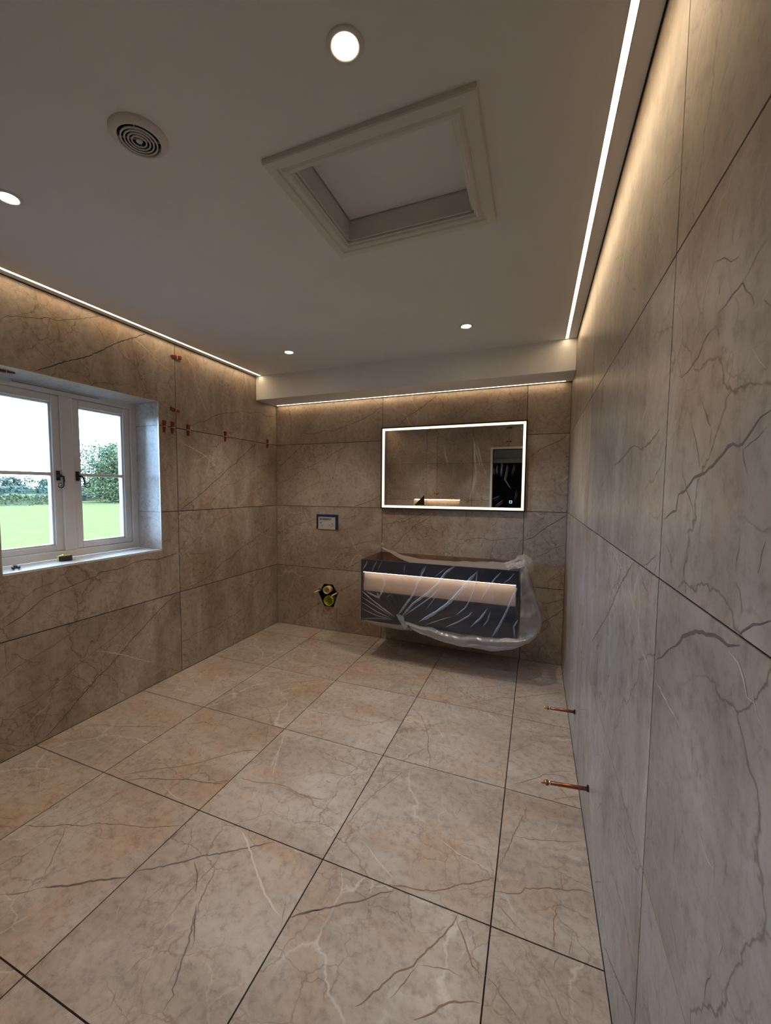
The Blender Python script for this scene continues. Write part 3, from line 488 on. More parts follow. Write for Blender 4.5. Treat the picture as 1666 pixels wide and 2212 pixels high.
  ('b',3,[(0.854,-1.576),(0.904,-1.523),(0.949,-1.473),(1.012,-1.434),(1.074,-1.391),(1.126,-1.363)]),
  ('b',3,[(0.572,-1.757),(0.63,-1.72),(0.686,-1.68),(0.746,-1.642),(0.789,-1.596),(0.839,-1.583)]),
  ('b',3,[(0.947,-1.771),(0.967,-1.715),(0.991,-1.662),(1.014,-1.616),(1.023,-1.582)]),
  ('b',3,[(1.023,-1.582),(1.068,-1.651),(1.106,-1.717),(1.135,-1.731)]),
  ('b',3,[(1.132,-1.34),(1.192,-1.34),(1.25,-1.341),(1.312,-1.331),(1.381,-1.318),(1.432,-1.329),(1.477,-1.329),(1.552,-1.317)]),
  ('b',2.5,[(1.57,-1.318),(1.63,-1.268),(1.666,-1.196),(1.7,-1.078)]),
  ('b',4,[(1.132,-0.584),(1.205,-0.546),(1.279,-0.491),(1.367,-0.441)]),
  ('b',2.5,[(1.516,-0.925),(1.536,-0.808),(1.562,-0.728),(1.589,-0.645)]),
  ('w',3,[(0.089,-1.242),(0.209,-1.334),(0.313,-1.4)]),
  ('w',2.5,[(0.261,-1.143),(0.38,-1.328),(0.461,-1.44)]),
  ('b',2.5,[(0.224,-0.251),(0.325,-0.165),(0.427,-0.078),(0.516,-0.017)]),
  ('w',2.5,[(1.153,-1.629),(1.203,-1.702)]),
  ('w',2.5,[(1.237,-1.146),(1.248,-1.236)]),
  ('w',2.5,[(1.208,-1.901),(1.235,-1.953)]),
  ('w',2.5,[(1.011,-1.477),(1.048,-1.571)]),
  ('w',2.5,[(1.694,-1.116),(1.713,-1.192)]),
  ('w',3,[(1.145,-1.589),(1.196,-1.705),(1.228,-1.802),(1.258,-1.891)]),
  ('b',2,[(1.265,-1.384),(1.323,-1.484)]),
  ('b',2.5,[(1.505,-1.796),(1.611,-1.783),(1.701,-1.723)]),
  ('b',3,[(-0.027,-2.055),(0.048,-2.004),(0.126,-1.953),(0.222,-1.929),(0.32,-1.892),(0.421,-1.844),(0.533,-1.82)]),
  ('b',3,[(0.423,-1.831),(0.463,-1.85)]),
 ],
}
# ------------------------------------------------------------------ tiled surfaces
def ribbon(mb, fn, pts, wid, m, off):
    P = [Vector(p) for p in pts]; out = []
    for a, b in zip(P, P[1:]):
        n = max(1, int((b - a).length / .012)); nn = Vector((-(b - a).y, (b - a).x)); nn = nn.normalized() if nn.length else nn
        for i in range(n):
            q = a.lerp(b, i / n)
            if i: q = q + nn * random.uniform(-.0028, .0028)
            out.append(q)
    out.append(P[-1]); k = len(out) - 1; vs = []
    for i, q in enumerate(out):
        t = out[min(i + 1, k)] - out[max(i - 1, 0)]; n = Vector((-t.y, t.x)); n = n.normalized() if n.length else Vector((0, 1))
        w = wid * .5 * (.70 + .55 * (noise.noise(Vector((q.x * 17, q.y * 17, wid * 900))) * .5 + .5)) * random.uniform(.8, 1.15)
        w *= min(1, (i + .6) / 4, (k - i + .6) / 4)
        vs += [fn(*(q + n * w), off), fn(*(q - n * w), off)]
    mb.mesh(vs, [(2 * i, 2 * i + 1, 2 * i + 3, 2 * i + 2) for i in range(k)], m)
def tiled(name, fn, uj, vj, holes, key, mats, gap=.0025, thick=.13, blockholes=None, polyhole=None, seeds=0):
    """tile slabs with open dark joints on a solid backing; veins of the stone laid in the same mesh"""
    mb = MB(); rnd = random.Random(name)
    for i in range(len(uj) - 1):
        for j in range(len(vj) - 1):
            mb.cur = (rnd.uniform(1, 90), rnd.uniform(1, 90), rnd.uniform(1, 90))
            g = gap / 2; r = (uj[i] + g, vj[j] + g, uj[i + 1] - g, vj[j + 1] - g)
            for c in cells(r, holes): mb.box((c[0], c[1], -.009), (c[2], c[3], 0), 0, fn=fn)
    mb.cur = (0, 0, 0)
    for c in cells((uj[0], vj[0], uj[-1], vj[-1]), holes): mb.box((c[0], c[1], -.0095), (c[2], c[3], -.003), 1, fn=fn)
    for c in cells((uj[0] - .1, vj[0] - .1, uj[-1] + .1, vj[-1] + .1), blockholes if blockholes is not None else holes): mb.box((c[0], c[1], -thick), (c[2], c[3], -.0098), 2, fn=fn)
    lay = 0
    for cls, w, pts in VEINS.get(key, []):
        lay += 1; ribbon(mb, fn, pts, w * (.00062 if key == 'R' else .00085 if w > 5 else .001), {'d': 3, 'b': 4, 'w': 5}[cls], .00025 + (lay % 8) * .00003)
    o = mb.build(name, mats, normals=True); o['kind'] = 'structure'; return o
WALLM = [M_TILE, M_GROUT, M_BLOCK, M_VD, M_VB, M_VW]; WALLR = [M_TILE, M_GROUT, M_BLOCK, M_VDR, M_VBR, M_VW]; FLOORM = [M_FLOOR, M_GROUT, M_BLOCK, M_VDF, M_VBF, M_VW]
fL = lambda u, v, d: Vector((d, u, v)); fR = lambda u, v, d: Vector((W - d, u, v)); fB = lambda u, v, d: Vector((u, -d, v)); fF = lambda u, v, d: Vector((u, v, d)); fN = lambda u, v, d: Vector((u, YR + d, v))
tiled('floor', fF, [0, .5321, 1.1292, 1.7263, 2.3234, W], [YR, -2.8619, -2.2151, -1.5683, -.9215, -.2747, 0], [], 'F', FLOORM, .0046)
tiled('wall_left', fL, [YR, -2.437, -1.237, 0], [0, .6, 1.2, 1.8, H + .06], [(WY0 - .002, WZ0 - .002, WY1 + .002, WZ1 + .002)], 'L', WALLM, .0052, .33, [(WY0 - .012, WZ0 - .012, WY1 + .012, WZ1 + .012)])
tiled('wall_right', fR, [YR, -2.541, -1.325, 0], [0, .6, 1.2, 1.8, H + .06], [], 'R', WALLR, .0038)
HOLE = (.474, .232, .692, .450)
wb = tiled('wall_back', fB, [0, 1.132, 2.329, W], [0, .6, 1.2, 1.8, H + .06], [HOLE], 'B', WALLM, .0046)
NX0, NX1, NZ0, NZ1 = .495, 1.265, .86, 1.205
DX0, DX1, DZ = 1.765, 2.60, 2.005
tiled('wall_front', fN, [0, .88, 2.0, W], [0, .6, 1.2, 1.8, H + .06], [(NX0, NZ0, NX1, NZ1), (DX0, -.01, DX1, DZ)], 'N', WALLM, .004)
# ceiling slab with slots for the light strips and the loft hatch
LY0, LY1 = YR + .08, -D - .012
SLOTS = [(.047, LY0, .067, LY1), (W - .0735, LY0, W - .0535, LY1)]
HX0, HX1, HY0, HY1 = 1.660, 2.170, -2.285, -1.865
mb = MB()
for c in cells((-.02, YR - .02, W + .02, .02), SLOTS + [(HX0, HY0, HX1, HY1)]): mb.box((c[0], c[1], H), (c[2], c[3], H + .05))
for c in cells((-.3, YR - .1, W + .1, .1), [(HX0, HY0, HX1, HY1)]): mb.box((c[0], c[1], H + .05), (c[2], c[3], H + .12))
mb.build('ceiling', M_CEIL)['kind'] = 'structure'
mb = MB(); BS = (.030, -.036, 2.592, -.018)
for c in cells((.0015, -D, W - .0015, -.004), [BS]): mb.box((c[0], c[1], S), (c[2], c[3], S + .03))
mb.box((.0015, -D, S + .03), (W - .0015, -.004, H))
mb.build('trim_1', M_CEIL)['kind'] = 'structure'
# thin dark strips painting in the shadow gap where tile meets ceiling
mb = MB(); mb.box((.0005, YR, H - .003), (.004, -D, H - .0002)); mb.box((W - .004, YR, H - .003), (W - .0005, -D, H - .0002)); mb.box((.002, -.004, S - .003), (W - .002, -.0005, S))
mb.build('trim_2', M_GROUT)['kind'] = 'structure'
# ------------------------------------------------------------------ light strips
def led(label, x0, y0, x1, y1, z, m):
    t = thing('led_strip_light', label, 'light', ((x0 + x1) / 2, (y0 + y1) / 2, z), 'recessed light strips')
    X, Y = (x1 - x0) / 2 - .0005, (y1 - y0) / 2 - .0005; w = .0015
    mb = MB(); mb.box((-X, -Y, .0), (-X + w, Y, .02)); mb.box((X - w, -Y, 0), (X, Y, .02)); mb.box((-X, -Y, .018), (X, Y, .02))
    mb.box((-X, -Y, 0), (X, -Y + w, .02)); mb.box((-X, Y - w, 0), (X, Y, .02)); mb.build('channel', M_ALU, t)
    mb = MB(); mb.box((-X + w, -Y + w, .0015), (X - w, Y - w, .006)); mb.build('diffuser', m, t)
led('warm white light strip set in the ceiling along the tiled window wall', *SLOTS[0], H, M_LED)
led('warm white light strip set in the ceiling along the plain right tiled wall', *SLOTS[1], H, M_LED)
led('thin warm white light strip under the lowered boxing above the mirror', *BS, S, M_LEDB)
# ------------------------------------------------------------------ downlights, vent, hatch
def downlight(x, y, label, lum):
    t = thing('downlight', label, 'light', (x, y, H), 'ceiling downlights')
    mb = MB(); mb.lathe([(.044, 0), (.044, -.002), (.041, -.004), (.034, -.0045), (.029, -.002), (.028, -.0005)], 40); mb.build('bezel', M_SATIN, t)
    mb = MB(); mb.lathe([(.0005, -.0015), (.028, -.0015), (.0285, -.0002)], 40); mb.build('lens', M_LAMP, t)
    l = bpy.data.lights.new('downlight_beam', 'SPOT'); l.energy = lum; l.color = (1, .84, .66); l.spot_size = math.radians(110); l.spot_blend = .9; l.shadow_soft_size = .025
    o = bpy.data.objects.new('downlight_beam', l); C.objects.link(o); o.parent = t; o.location = (0, 0, -.03)
downlight(1.972, -2.557, 'round glowing downlight nearest the camera, above the loft hatch', SPOT)
downlight(.650, -2.557, 'round downlight cut by the left edge of the photo, left of the ceiling vent', SPOT)
downlight(.662, -.782, 'small round downlight near the left end of the lowered boxing', SPOT)
downlight(1.975, -.792, 'small round downlight between the loft hatch and the mirror wall', SPOT)
t = thing('ceiling_vent', 'round white ceiling vent with concentric rings, left of the loft hatch', 'vent', (1.3085, -2.5615, H))
mb = MB(); mb.lathe([(.079, 0), (.079, -.002), (.076, -.006), (.062, -.015), (.059, -.015), (.057, -.011), (.057, -.0005)], 64); mb.build('flange', M_SATIN, t)
mb = MB(); mb.lathe([(.0005, -.0008), (.0568, -.0008)], 48); mb.build('duct_opening', M_DARK, t)
for r in (.050, .0405, .031, .0215):
    mb = MB(); mb.lathe([(r, -.0125), (r, -.0155), (r - .0012, -.0165), (r - .0042, -.0155), (r - .0036, -.0125), (r, -.0125)], 56); mb.build('louvre_ring', M_SATIN, t)
mb = MB(); mb.lathe([(.0005, -.0165), (.007, -.0165), (.0095, -.014), (.0095, -.003)], 32); mb.build('centre_button', M_SATIN, t)
for a in range(4):
    mb = MB(); mb.box((.008, -.0008, -.010), (.058, .0008, -.006), M=Matrix.Rotation(math.radians(35 + 90 * a), 4, 'Z')); mb.build('spoke', M_SATIN, t)
t = thing('loft_hatch', 'white square loft hatch with moulded frame in the ceiling', 'hatch', ((HX0 + HX1) / 2, (HY0 + HY1) / 2, H))
hx, hy = (HX1 - HX0) / 2, (HY1 - HY0) / 2
prof = [(.072, 0), (.072, -.013), (.069, -.017), (.040, -.018), (.036, -.013), (.030, -.0125), (.022, -.018), (.014, -.020), (.008, -.017), (.004, -.010), (.0, -.008), (.0, .03)]
vs = []
for o_, z_ in prof: vs += [(-hx - o_, -hy - o_, z_), (hx + o_, -hy - o_, z_), (hx + o_, hy + o_, z_), (-hx - o_, hy + o_, z_)]
mb = MB(); mb.mesh(vs, [(4 * j + i, 4 * j + (i + 1) % 4, 4 * j + 4 + (i + 1) % 4, 4 * j + 4 + i) for j in range(len(prof) - 1) for i in range(4)]); mb.build('architrave', M_SATIN, t)
mb = MB()
for s in (-1, 1): mb.box((s * hx - .001 * s, -hy, 0), (s * hx - .008 * s, hy, .125)); mb.box((-hx, s * hy - .001 * s, 0), (hx, s * hy - .008 * s, .125))
mb.build('lining', M_SATIN, t)
mb = MB(); mb.box((-hx + .0115, -hy + .0115, .078), (hx - .0115, hy - .0115, .096)); mb.build('panel', M_CEIL, t)
mb = MB(); mb.box((-hx - .06, -hy - .06, .126), (hx + .06, hy + .06, .14)); mb.build('loft_light_block', M_DARK, t)  # unseen dark slab, widened to stop sky light leaking round the hatch
# ------------------------------------------------------------------ window
wt = bpy.data.objects.new('window_1', None); C.objects.link(wt); wt.location = (-WD, (WY0 + WY1) / 2, WZ0); wt['kind'] = 'structure'
YC = (WY0 + WY1) / 2; hw = (WY1 - WY0) / 2; hh = WZ1 - WZ0
def wbx(mb, y0, z0, y1, z1, x0, x1, m=0): mb.box((x0, y0, z0), (x1, y1, z1), m)
mb = MB()  # outer frame
fw = .042
wbx(mb, -hw, 0, -hw + fw, hh, -.09, 0); wbx(mb, hw - fw, 0, hw, hh, -.09, 0); wbx(mb, -hw + fw, hh - fw, hw - fw, hh, -.09, 0); wbx(mb, -hw + fw, 0, hw - fw, .045, -.09, 0)
mb.build('window_frame', M_UPVC, wt, .004)
mb = MB(); wbx(mb, -.036, .045, .036, hh - fw, -.09, .004); mb.build('mullion', M_UPVC, wt, .006)
mb = MB(); wbx(mb, -.285, hh - .030, .215, hh - .012, 0, .010); tv = mb.build('trickle_vent', M_UPVC, wt, .003)
mb = MB(); wbx(mb, -.280, hh - .019, .20, hh - .0165, .010, .0105); mb.build('vent_slot', M_GROUT, tv)
def casement(y0, y1, hand):
    z0, z1 = .047, hh - fw - .002; s = .045
    mb = MB(); a = (-.072, -.010)
    wbx(mb, y0, z0, y0 + s, z1, *a); wbx(mb, y1 - s, z0, y1, z1, *a); wbx(mb, y0 + s, z0, y1 - s, z0 + s - .012, *a); wbx(mb, y0 + s, z1 - s, y1 - s, z1, *a)
    c = mb.build('casement', M_UPVC, wt, .005)
    mb = MB(); q = .010; b_ = (-.052, -.020)  # glazing beads
    wbx(mb, y0 + s - .001, z0 + s - .013, y0 + s + q, z1 - s, *b_); wbx(mb, y1 - s - q, z0 + s - .013, y1 - s + .001, z1 - s, *b_); wbx(mb, y0 + s, z0 + s - .013, y1 - s, z0 + s + q - .012, *b_); wbx(mb, y0 + s, z1 - s - q, y1 - s, z1 - s + .001, *b_)
    mb.build('glazing_bead', M_UPVC, c, .003)
    mb = MB(); zb = 1.447 - WZ0; wbx(mb, y0 + s + .001, zb - .010, y1 - s - .001, zb + .010, -.060, -.016); mb.build('glazing_bar', M_UPVC, c, .004)
    mb = MB(); wbx(mb, y0 + s + .002, z0 + s - .01, y1 - s - .002, z1 - s, -.041, -.038); mb.build('pane', M_GLASS, c)
    # monkey-tail handle: backplate, boss, curled tail
    hy_ = y1 - s / 2 if hand < 0 else y0 + s / 2; hz = 1.437 - WZ0
    mb = MB(); wbx(mb, hy_ - .009, hz - .028, hy_ + .009, hz + .030, -.010, -.002); mb.tube([(-.004, hy_, hz), (.014, hy_, hz), (.024, hy_, hz)], [.010, .009, .007], 16)
    d = 1 if hand > 0 else .15
    p0 = Vector((.024, hy_, hz)); pts = [p0, p0 + Vector((.002, .010 * hand * 1, -.004)), p0 + Vector((.002, .018 * hand, -.022)), p0 + Vector((.002, .022 * hand, -.042))]
    if hand < 0: pts = [p0, p0 + Vector((.002, .012, -.006)), p0 + Vector((.002, .014, -.025)), p0 + Vector((.002, .010, -.045))]
    cx, cz, r0 = pts[-1].y + (.017 * (1 if hand > 0 else -1)), pts[-1].z - .010, .0185
    for i in range(26):
        th = i / 25 * math.radians(500); r = r0 * (1 - .72 * i / 25); sg = 1 if hand > 0 else -1
        pts.append(Vector((p0.x + .002, cx - sg * r * math.cos(th), cz - r * math.sin(th))))
    mb.tube(pts, [.0062, .006, .005, .004] + [.0033 - .0012 * i / 25 for i in range(26)], 8)
    hd = mb.build('handle', M_BLACK, c); hd['label'] = 'black curled iron handle'
casement(-hw + fw + .002, -.034, -1); casement(.034, hw - fw - .002, 1)
# tiled reveals, sill, edging
def reveal(name, bx, m):
    mb = MB()
    for k, (a, b) in enumerate(bx): mb.cur = (3.7 + 5 * k, 8.1, 2.2 + k); mb.box(a, b)
    return mb.build(name, m, wt)
WX = .0; ox = WD
jz = [0, 1.2 - WZ0, 1.8 - WZ0, hh]
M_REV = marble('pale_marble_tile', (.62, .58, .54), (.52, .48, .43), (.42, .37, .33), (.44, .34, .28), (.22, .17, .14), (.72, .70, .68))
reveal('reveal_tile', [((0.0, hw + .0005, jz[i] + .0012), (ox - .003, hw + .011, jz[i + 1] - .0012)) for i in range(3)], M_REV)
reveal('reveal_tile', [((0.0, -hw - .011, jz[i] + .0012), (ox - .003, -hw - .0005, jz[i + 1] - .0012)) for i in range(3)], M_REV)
mb = MB()
for q in jz[1:-1]:
    for sg in (-1, 1): mb.box((0, sg * (hw + .0025), q - .0013), (ox - .004, sg * (hw + .011), q + .0013))
mb.build('reveal_joint', M_GROUT, wt)
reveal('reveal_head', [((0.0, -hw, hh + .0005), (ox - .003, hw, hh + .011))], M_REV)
mb = MB(); mb.box((-.0, -hw, -.0115), (ox + .001, hw, 0)); mb.build('sill', M_SILL, wt, .001)
mb = MB(); e = .0035; x0, x1 = ox - .004, ox + .0015
mb.box((x0, hw, -.001), (x1, hw + e, hh + e)); mb.box((x0, -hw - e, -.001), (x1, -hw, hh + e)); mb.box((x0, -hw - e, hh), (x1, hw + e, hh + e)); mb.box((x0, -hw - e, -e), (x1 + .0006, hw + e, -.0003))
mb.build('edge_trim', M_TRIM, wt)
# ------------------------------------------------------------------ items on the sill
t = thing('tape_measure', 'black and yellow tape measure lying on the white window sill', 'tape measure', (-.125, -1.953, WZ0), rot=(0, 0, math.radians(72)))
def outline(n=28, sx=.034, sy=.030, p=3.2):
    o_ = []
    for i in range(n):
        a = 2 * math.pi * i / n; c_, s_ = math.cos(a), math.sin(a); o_.append((math.copysign(abs(c_) ** (2 / p), c_) * sx, math.copysign(abs(s_) ** (2 / p), s_) * sy))
    return o_
def puck(mb, z0, z1, k=1, m=0, sh=.85):
    o_ = outline(); n = len(o_); lv = [(z0, sh * k), (z0 + .003, k), (z1 - .003, k), (z1, sh * k)]
    mb.mesh([(x * q, y * q, z) for z, q in lv for x, y in o_], [(j * n + i, j * n + (i + 1) % n, (j + 1) * n + (i + 1) % n, (j + 1) * n + i) for j in range(3) for i in range(n)] + [tuple(range(n)), tuple(range(3 * n, 4 * n))], m, True)
mb = MB(); puck(mb, .0005, .032, 1, 0); mb.build('case', M_BLACK, t)
M_TY = mat('tool_yellow', (.75, .55, .03), .4)
mb = MB(); puck(mb, .030, .0340, .80, 0); mb.build('top_cover', M_TY, t)['label'] = 'yellow top of the case'
mb = MB(); mb.box((-.0352, -.020, .004), (-.0335, .020, .030)); mb.build('side_band', M_TY, t, .0005)
mb = MB(); mb.lathe([(.0005, .037), (.013, .037), (.0145, .0345)], 24); mb.build('emblem', M_BRASS, t)
mb = MB(); mb.box((.033, -.024, .0015), (.046, -.021, .012)); mb.box((.0445, -.025, .0008), (.046, -.020, .013)); mb.build('tape_hook', M_ALU, t)
M_STEEL = mat('dark_steel', (.22, .22, .23), .35, .8)
t = thing('pliers', 'small steel pliers with dark grips on the left end of the sill', 'tool', (-.12, -2.205, WZ0), rot=(0, 0, math.radians(-25)))
mb = MB(); mb.tube([(.0, -.004, .009), (.03, -.012, .009), (.062, -.009, .008)], [.0055, .0065, .005], 10); mb.build('handle', M_BLACK, t)
mb = MB(); mb.tube([(.0, .004, .009), (.03, .014, .009), (.058, .012, .009)], [.0055, .0065, .005], 10); mb.build('handle', M_BLACK, t)
mb = MB(); mb.lathe([(.0095, .002), (.0095, .016)], 20, cap=True); mb.tube([(-.004, .003, .009), (-.03, .004, .009), (-.052, .0015, .009)], [.007, .0055, .002], 10); mb.tube([(-.004, -.003, .009), (-.03, -.003, .009), (-.052, -.001, .009)], [.007, .0055, .002], 10); mb.build('jaws', M_STEEL, t)
mb = MB(); mb.lathe([(.0005, .018), (.003, .018), (.003, .0155)], 12); mb.build('rivet', M_BRASS, t)
# ------------------------------------------------------------------ tile levelling clips
def clip_proto(name, m):
    t = thing(name, '', 'clip')
    mb = MB(); vs = []   # wedge runs along +z, lies against the wall at x=0
    for z, w, h in ((-.042, .0075, .006), (-.012, .0095, .009), (.030, .0115, .0125), (.040, .0125, .0125)):
        vs += [(0.0006, -w, z), (h, -w, z), (h, w, z), (.0006, w, z)]
    mb.mesh(vs, [(4 * j + i, 4 * j + (i + 1) % 4, 4 * j + 4 + (i + 1) % 4, 4 * j + 4 + i) for j in range(3) for i in range(4)] + [(0, 1, 2, 3), (12, 13, 14, 15)]); mb.build('wedge', m, t, .001)
    mb = MB(); mb.box((-.002, -.0150, -.0012), (.0145, -.0125, .0012)); mb.box((-.002, .0125, -.0012), (.0145, .0150, .0012)); mb.box((.0128, -.0150, -.0016), (.0150, .0150, .0016)); mb.build('clip', M_CLIPW, t)
    return t
used = {}
def put_clip(kind, loc, rot, label, group):
    if kind not in used:
        o = clip_proto('tile_levelling_clip', {'r': M_RED, 'o': M_OCHRE}[kind]); used[kind] = o
    else:
        src = used[kind]; o = src.copy(); C.objects.link(o)
        for ch in src.children: c2 = ch.copy(); c2.parent = o; C.objects.link(c2)
    o.location = loc; o.rotation_euler = rot; o['label'] = label; o['group'] = group
R90 = math.pi / 2
G1 = 'red tile levelling clips on the window wall'
for y, z, l in ((-1.344, 1.797, 'upright red tile clip closest to the window reveal, left of its near twin'), (-1.273, 1.798, 'upright red tile clip just left of the vertical tile joint beside the window'), (-1.130, 1.799, 'upright red tile clip just right of the vertical tile joint beside the window'),
                (-.735, 1.8, 'red tile clip on the upper joint midway between window joint and room corner'), (-.154, 1.8, 'small red tile clip on the upper joint nearest the back room corner')):
    put_clip('r', (0, y, z), (0, 0, 0), l, G1)
put_clip('r', (0, -1.225, 2.304), (-R90 + .10, 0, 0), 'level red tile clip high on the vertical joint, right under the light strip', G1)
put_clip('r', (0, -1.247, 1.925), (-R90 + math.pi - .12, 0, 0), 'tilted red tile clip on the vertical joint, just above the row of upright clips', G1)
put_clip('r', (-.09, -2.222, WZ1), (R90 - .0, math.radians(90), 0), 'dark red tile clip on the head of the window reveal at the left photo edge', G1)
G2 = 'ochre tile levelling clips seen in the mirror'
for i, (x, z, r, l) in enumerate(((.876, 2.290, 1, 'ochre clip seen in the mirror, topmost on the vertical joint'), (.876, 1.894, 1, 'ochre clip seen in the mirror on the vertical joint, just above the level joint'),
        (.876, 1.725, 1, 'ochre clip seen in the mirror on the vertical joint, just below the level joint'), (.876, 1.317, 1, 'ochre clip seen in the mirror on the vertical joint, just above the lit niche'),
        (.082, 1.8, 0, 'ochre clip seen at the far left of the mirror on the upper joint'), (.69, 1.8, 0, 'ochre clip seen beside the left door gap of the mirror on the upper joint'), (.992, 1.8, 0, 'ochre clip seen in the middle mirror door on the upper joint, left of two'), (1.276, 1.8, 0, 'ochre clip seen in the middle mirror door on the upper joint, right of two'),
        (.395, 1.2, 0, 'ochre clip seen in the mirror low down, left of the lit niche'), (1.387, 1.2, 0, 'ochre clip seen in the mirror low down, right of the lit niche'), (1.605, 1.2, 0, 'ochre clip seen in the right mirror door low down, beside the doorway'))):
    put_clip('o', (x, YR, z), (0 if not r else 0, R90 if r else 0, R90) if not r else (R90 * 1, 0, R90), l, G2)
G3 = 'red tile clips seen in the mirror above the doorway'
put_clip('r', (2.0, YR, 2.324), (R90, 0, R90), 'red tile clip seen in the mirror, upper of two above the doorway', G3)
put_clip('r', (2.0, YR, 2.117), (R90, 0, R90), 'red tile clip seen in the mirror, lower of two above the doorway', G3)
# ------------------------------------------------------------------ mirror cabinet
MX0, MX1, MZ0, MZ1, MD = 1.130, 2.337, 1.196, 1.912, .035
t = thing('mirror_cabinet', 'wide rectangular mirror with glowing border and dark bronze edge on the back wall', 'mirror', ((MX0 + MX1) / 2, 0, MZ0))
mw, mh = (MX1 - MX0) / 2, MZ1 - MZ0
def ring(mb, x, z0, z1, w, y0, y1, m=0):
    mb.box((-x, y0, z0), (-x + w, y1, z1), m); mb.box((x - w, y0, z0), (x, y1, z1), m); mb.box((-x + w, y0, z0), (x - w, y1, z0 + w), m); mb.box((-x + w, y0, z1 - w), (x - w, y1, z1), m)
mb = MB(); ring(mb, mw, 0, mh, .011, -MD, -.001); mb.box((-mw + .011, -.012, .011), (mw - .011, -.002, mh - .011)); mb.build('frame', M_BRONZE, t)
mb = MB(); ring(mb, mw - .0115, .0115, mh - .0115, .0185, -MD + .003, -.013); mb.build('light_band', M_BAND, t)
gx0, gx1, gz0, gz1 = -mw + .0305, mw - .0305, .0305, mh - .0305; cxm = (MX0 + MX1) / 2
sp = [gx0, 1.546 - cxm, 1.926 - cxm, gx1]
for i in range(3):
    mb = MB(); mb.box((sp[i] + .0012, -MD + .004, gz0), (sp[i + 1] - .0012, -.014, gz1)); dr = mb.build('mirror_door', M_MIRROR, t)
mb = MB()
rnd = random.Random(4)
cq = lambda u, v: Vector((1.1665 + (u - 145) / (1500 - 145) * 1.1475 - cxm, -MD + .0022, 1.892 - (v - (228 - (u - 145) * .052)) / (735 + (u - 145) * .072) * .676 - MZ0))
def crease(pts, w, m=0):
    P = [cq(*p) for p in pts]; out = []
    for a, b in zip(P, P[1:]):
        for i in range(4): out.append(a.lerp(b, i / 4) + Vector((rnd.uniform(-.0012, .0012), rnd.uniform(-.0004, .0002), 0)))
    out.append(P[-1]); k = len(out) - 1; vs = []
    for i, p in enumerate(out):
        tt = out[min(i + 1, k)] - out[max(i - 1, 0)]; n = Vector((-tt.z, 0, tt.x)).normalized(); ww = w * .5 * min(1, (i + .4) / 2, (k - i + .4) / 2) * rnd.uniform(.6, 1.2)
        vs += [p + n * ww, p - n * ww + Vector((0, .0006, 0))]
    mb.mesh(vs, [(2 * i, 2 * i + 1, 2 * i + 3, 2 * i + 2) for i in range(k)], m)
for pts, w in (([(290, 400), (300, 500), (315, 605)], .005), ([(300, 470), (322, 590)], .003), ([(340, 540), (345, 660)], .003), ([(375, 560), (380, 660)], .003), ([(350, 560), (360, 640)], .003), ([(765, 370), (772, 470), (800, 560)], .006), ([(790, 480), (800, 550)], .004),
               ([(590, 400), (600, 560), (592, 620), (600, 720)], .005), ([(575, 560), (570, 730)], .003), ([(490, 540), (500, 600), (525, 640)], .004), ([(440, 790), (460, 690), (480, 740), (500, 700), (520, 760)], .004), ([(690, 700), (690, 780)], .003), ([(700, 690), (730, 730)], .004), ([(1020, 260), (1050, 340), (1075, 440), (1110, 560)], .008), ([(1080, 360), (1130, 570)], .006),
               ([(1045, 350), (1060, 500), (1075, 640), (1050, 760), (1025, 870)], .010), ([(1020, 880), (1060, 760), (1085, 650)], .006), ([(1150, 590), (1165, 650)], .006), ([(1360, 560), (1340, 700), (1390, 780)], .007), ([(1420, 560), (1400, 650)], .006), ([(1270, 560), (1260, 640)], .005), ([(1430, 900), (1450, 800)], .004), ([(1330, 900), (1260, 960)], .005), ([(1460, 165), (1490, 260)], .004),
               ([(200, 270), (250, 300), (270, 260)], .003), ([(160, 450), (190, 500), (180, 600)], .003), ([(210, 790), (240, 840), (290, 790)], .004), ([(180, 880), (230, 850), (300, 880)], .004), ([(150, 950), (200, 900), (250, 930)], .004), ([(260, 690), (285, 640)], .004), ([(1140, 215), (1175, 220)], .005), ([(560, 820), (590, 790), (575, 860)], .004), ([(590, 270), (640, 400)], .002), ([(180, 300), (215, 420), (190, 540)], .002),
               ([(860, 570), (850, 680)], .003), ([(1240, 590), (1235, 650)], .004), ([(1310, 530), (1300, 660)], .006), ([(1210, 900), (1300, 860)], .004), ([(800, 720), (795, 790)], .003), ([(890, 520), (920, 450)], .002), ([(1110, 660), (1090, 600)], .004)):
    crease(pts, w * .55); crease([(a + 9, b + 14) for a, b in pts], w * .3)
mb.build('protective_film', M_MFILM, t)['label'] = 'thin clear creased film'
mb = MB(); y = -MD + .0032
mb.face([(1.442 - cxm, y, gz0 + .008), (1.5285 - cxm, y, gz0 + .008), (1.5285 - cxm, y, 1.323 - MZ0)]); mb.build('corner_sticker', M_DARK, t)['label'] = 'black triangular sticker'
mb = MB(); q = .006
M_TOUCH = mat('touch_icon', (.1, .3, .6), .5, emit=(.25, .62, 1), es=1.6); tx, tz = 2.228 - cxm, 1.274 - MZ0
for a in ((-.010, -.010, .010, -.0075), (-.010, .0075, .010, .010), (-.010, -.0075, -.0075, .0075), (.0075, -.0075, .010, .0075)): mb.box((tx + a[0], y - .0005, tz + a[1]), (tx + a[2], y, tz + a[3]))
mb.build('touch_switch', M_TOUCH, t)['label'] = 'small glowing blue square'
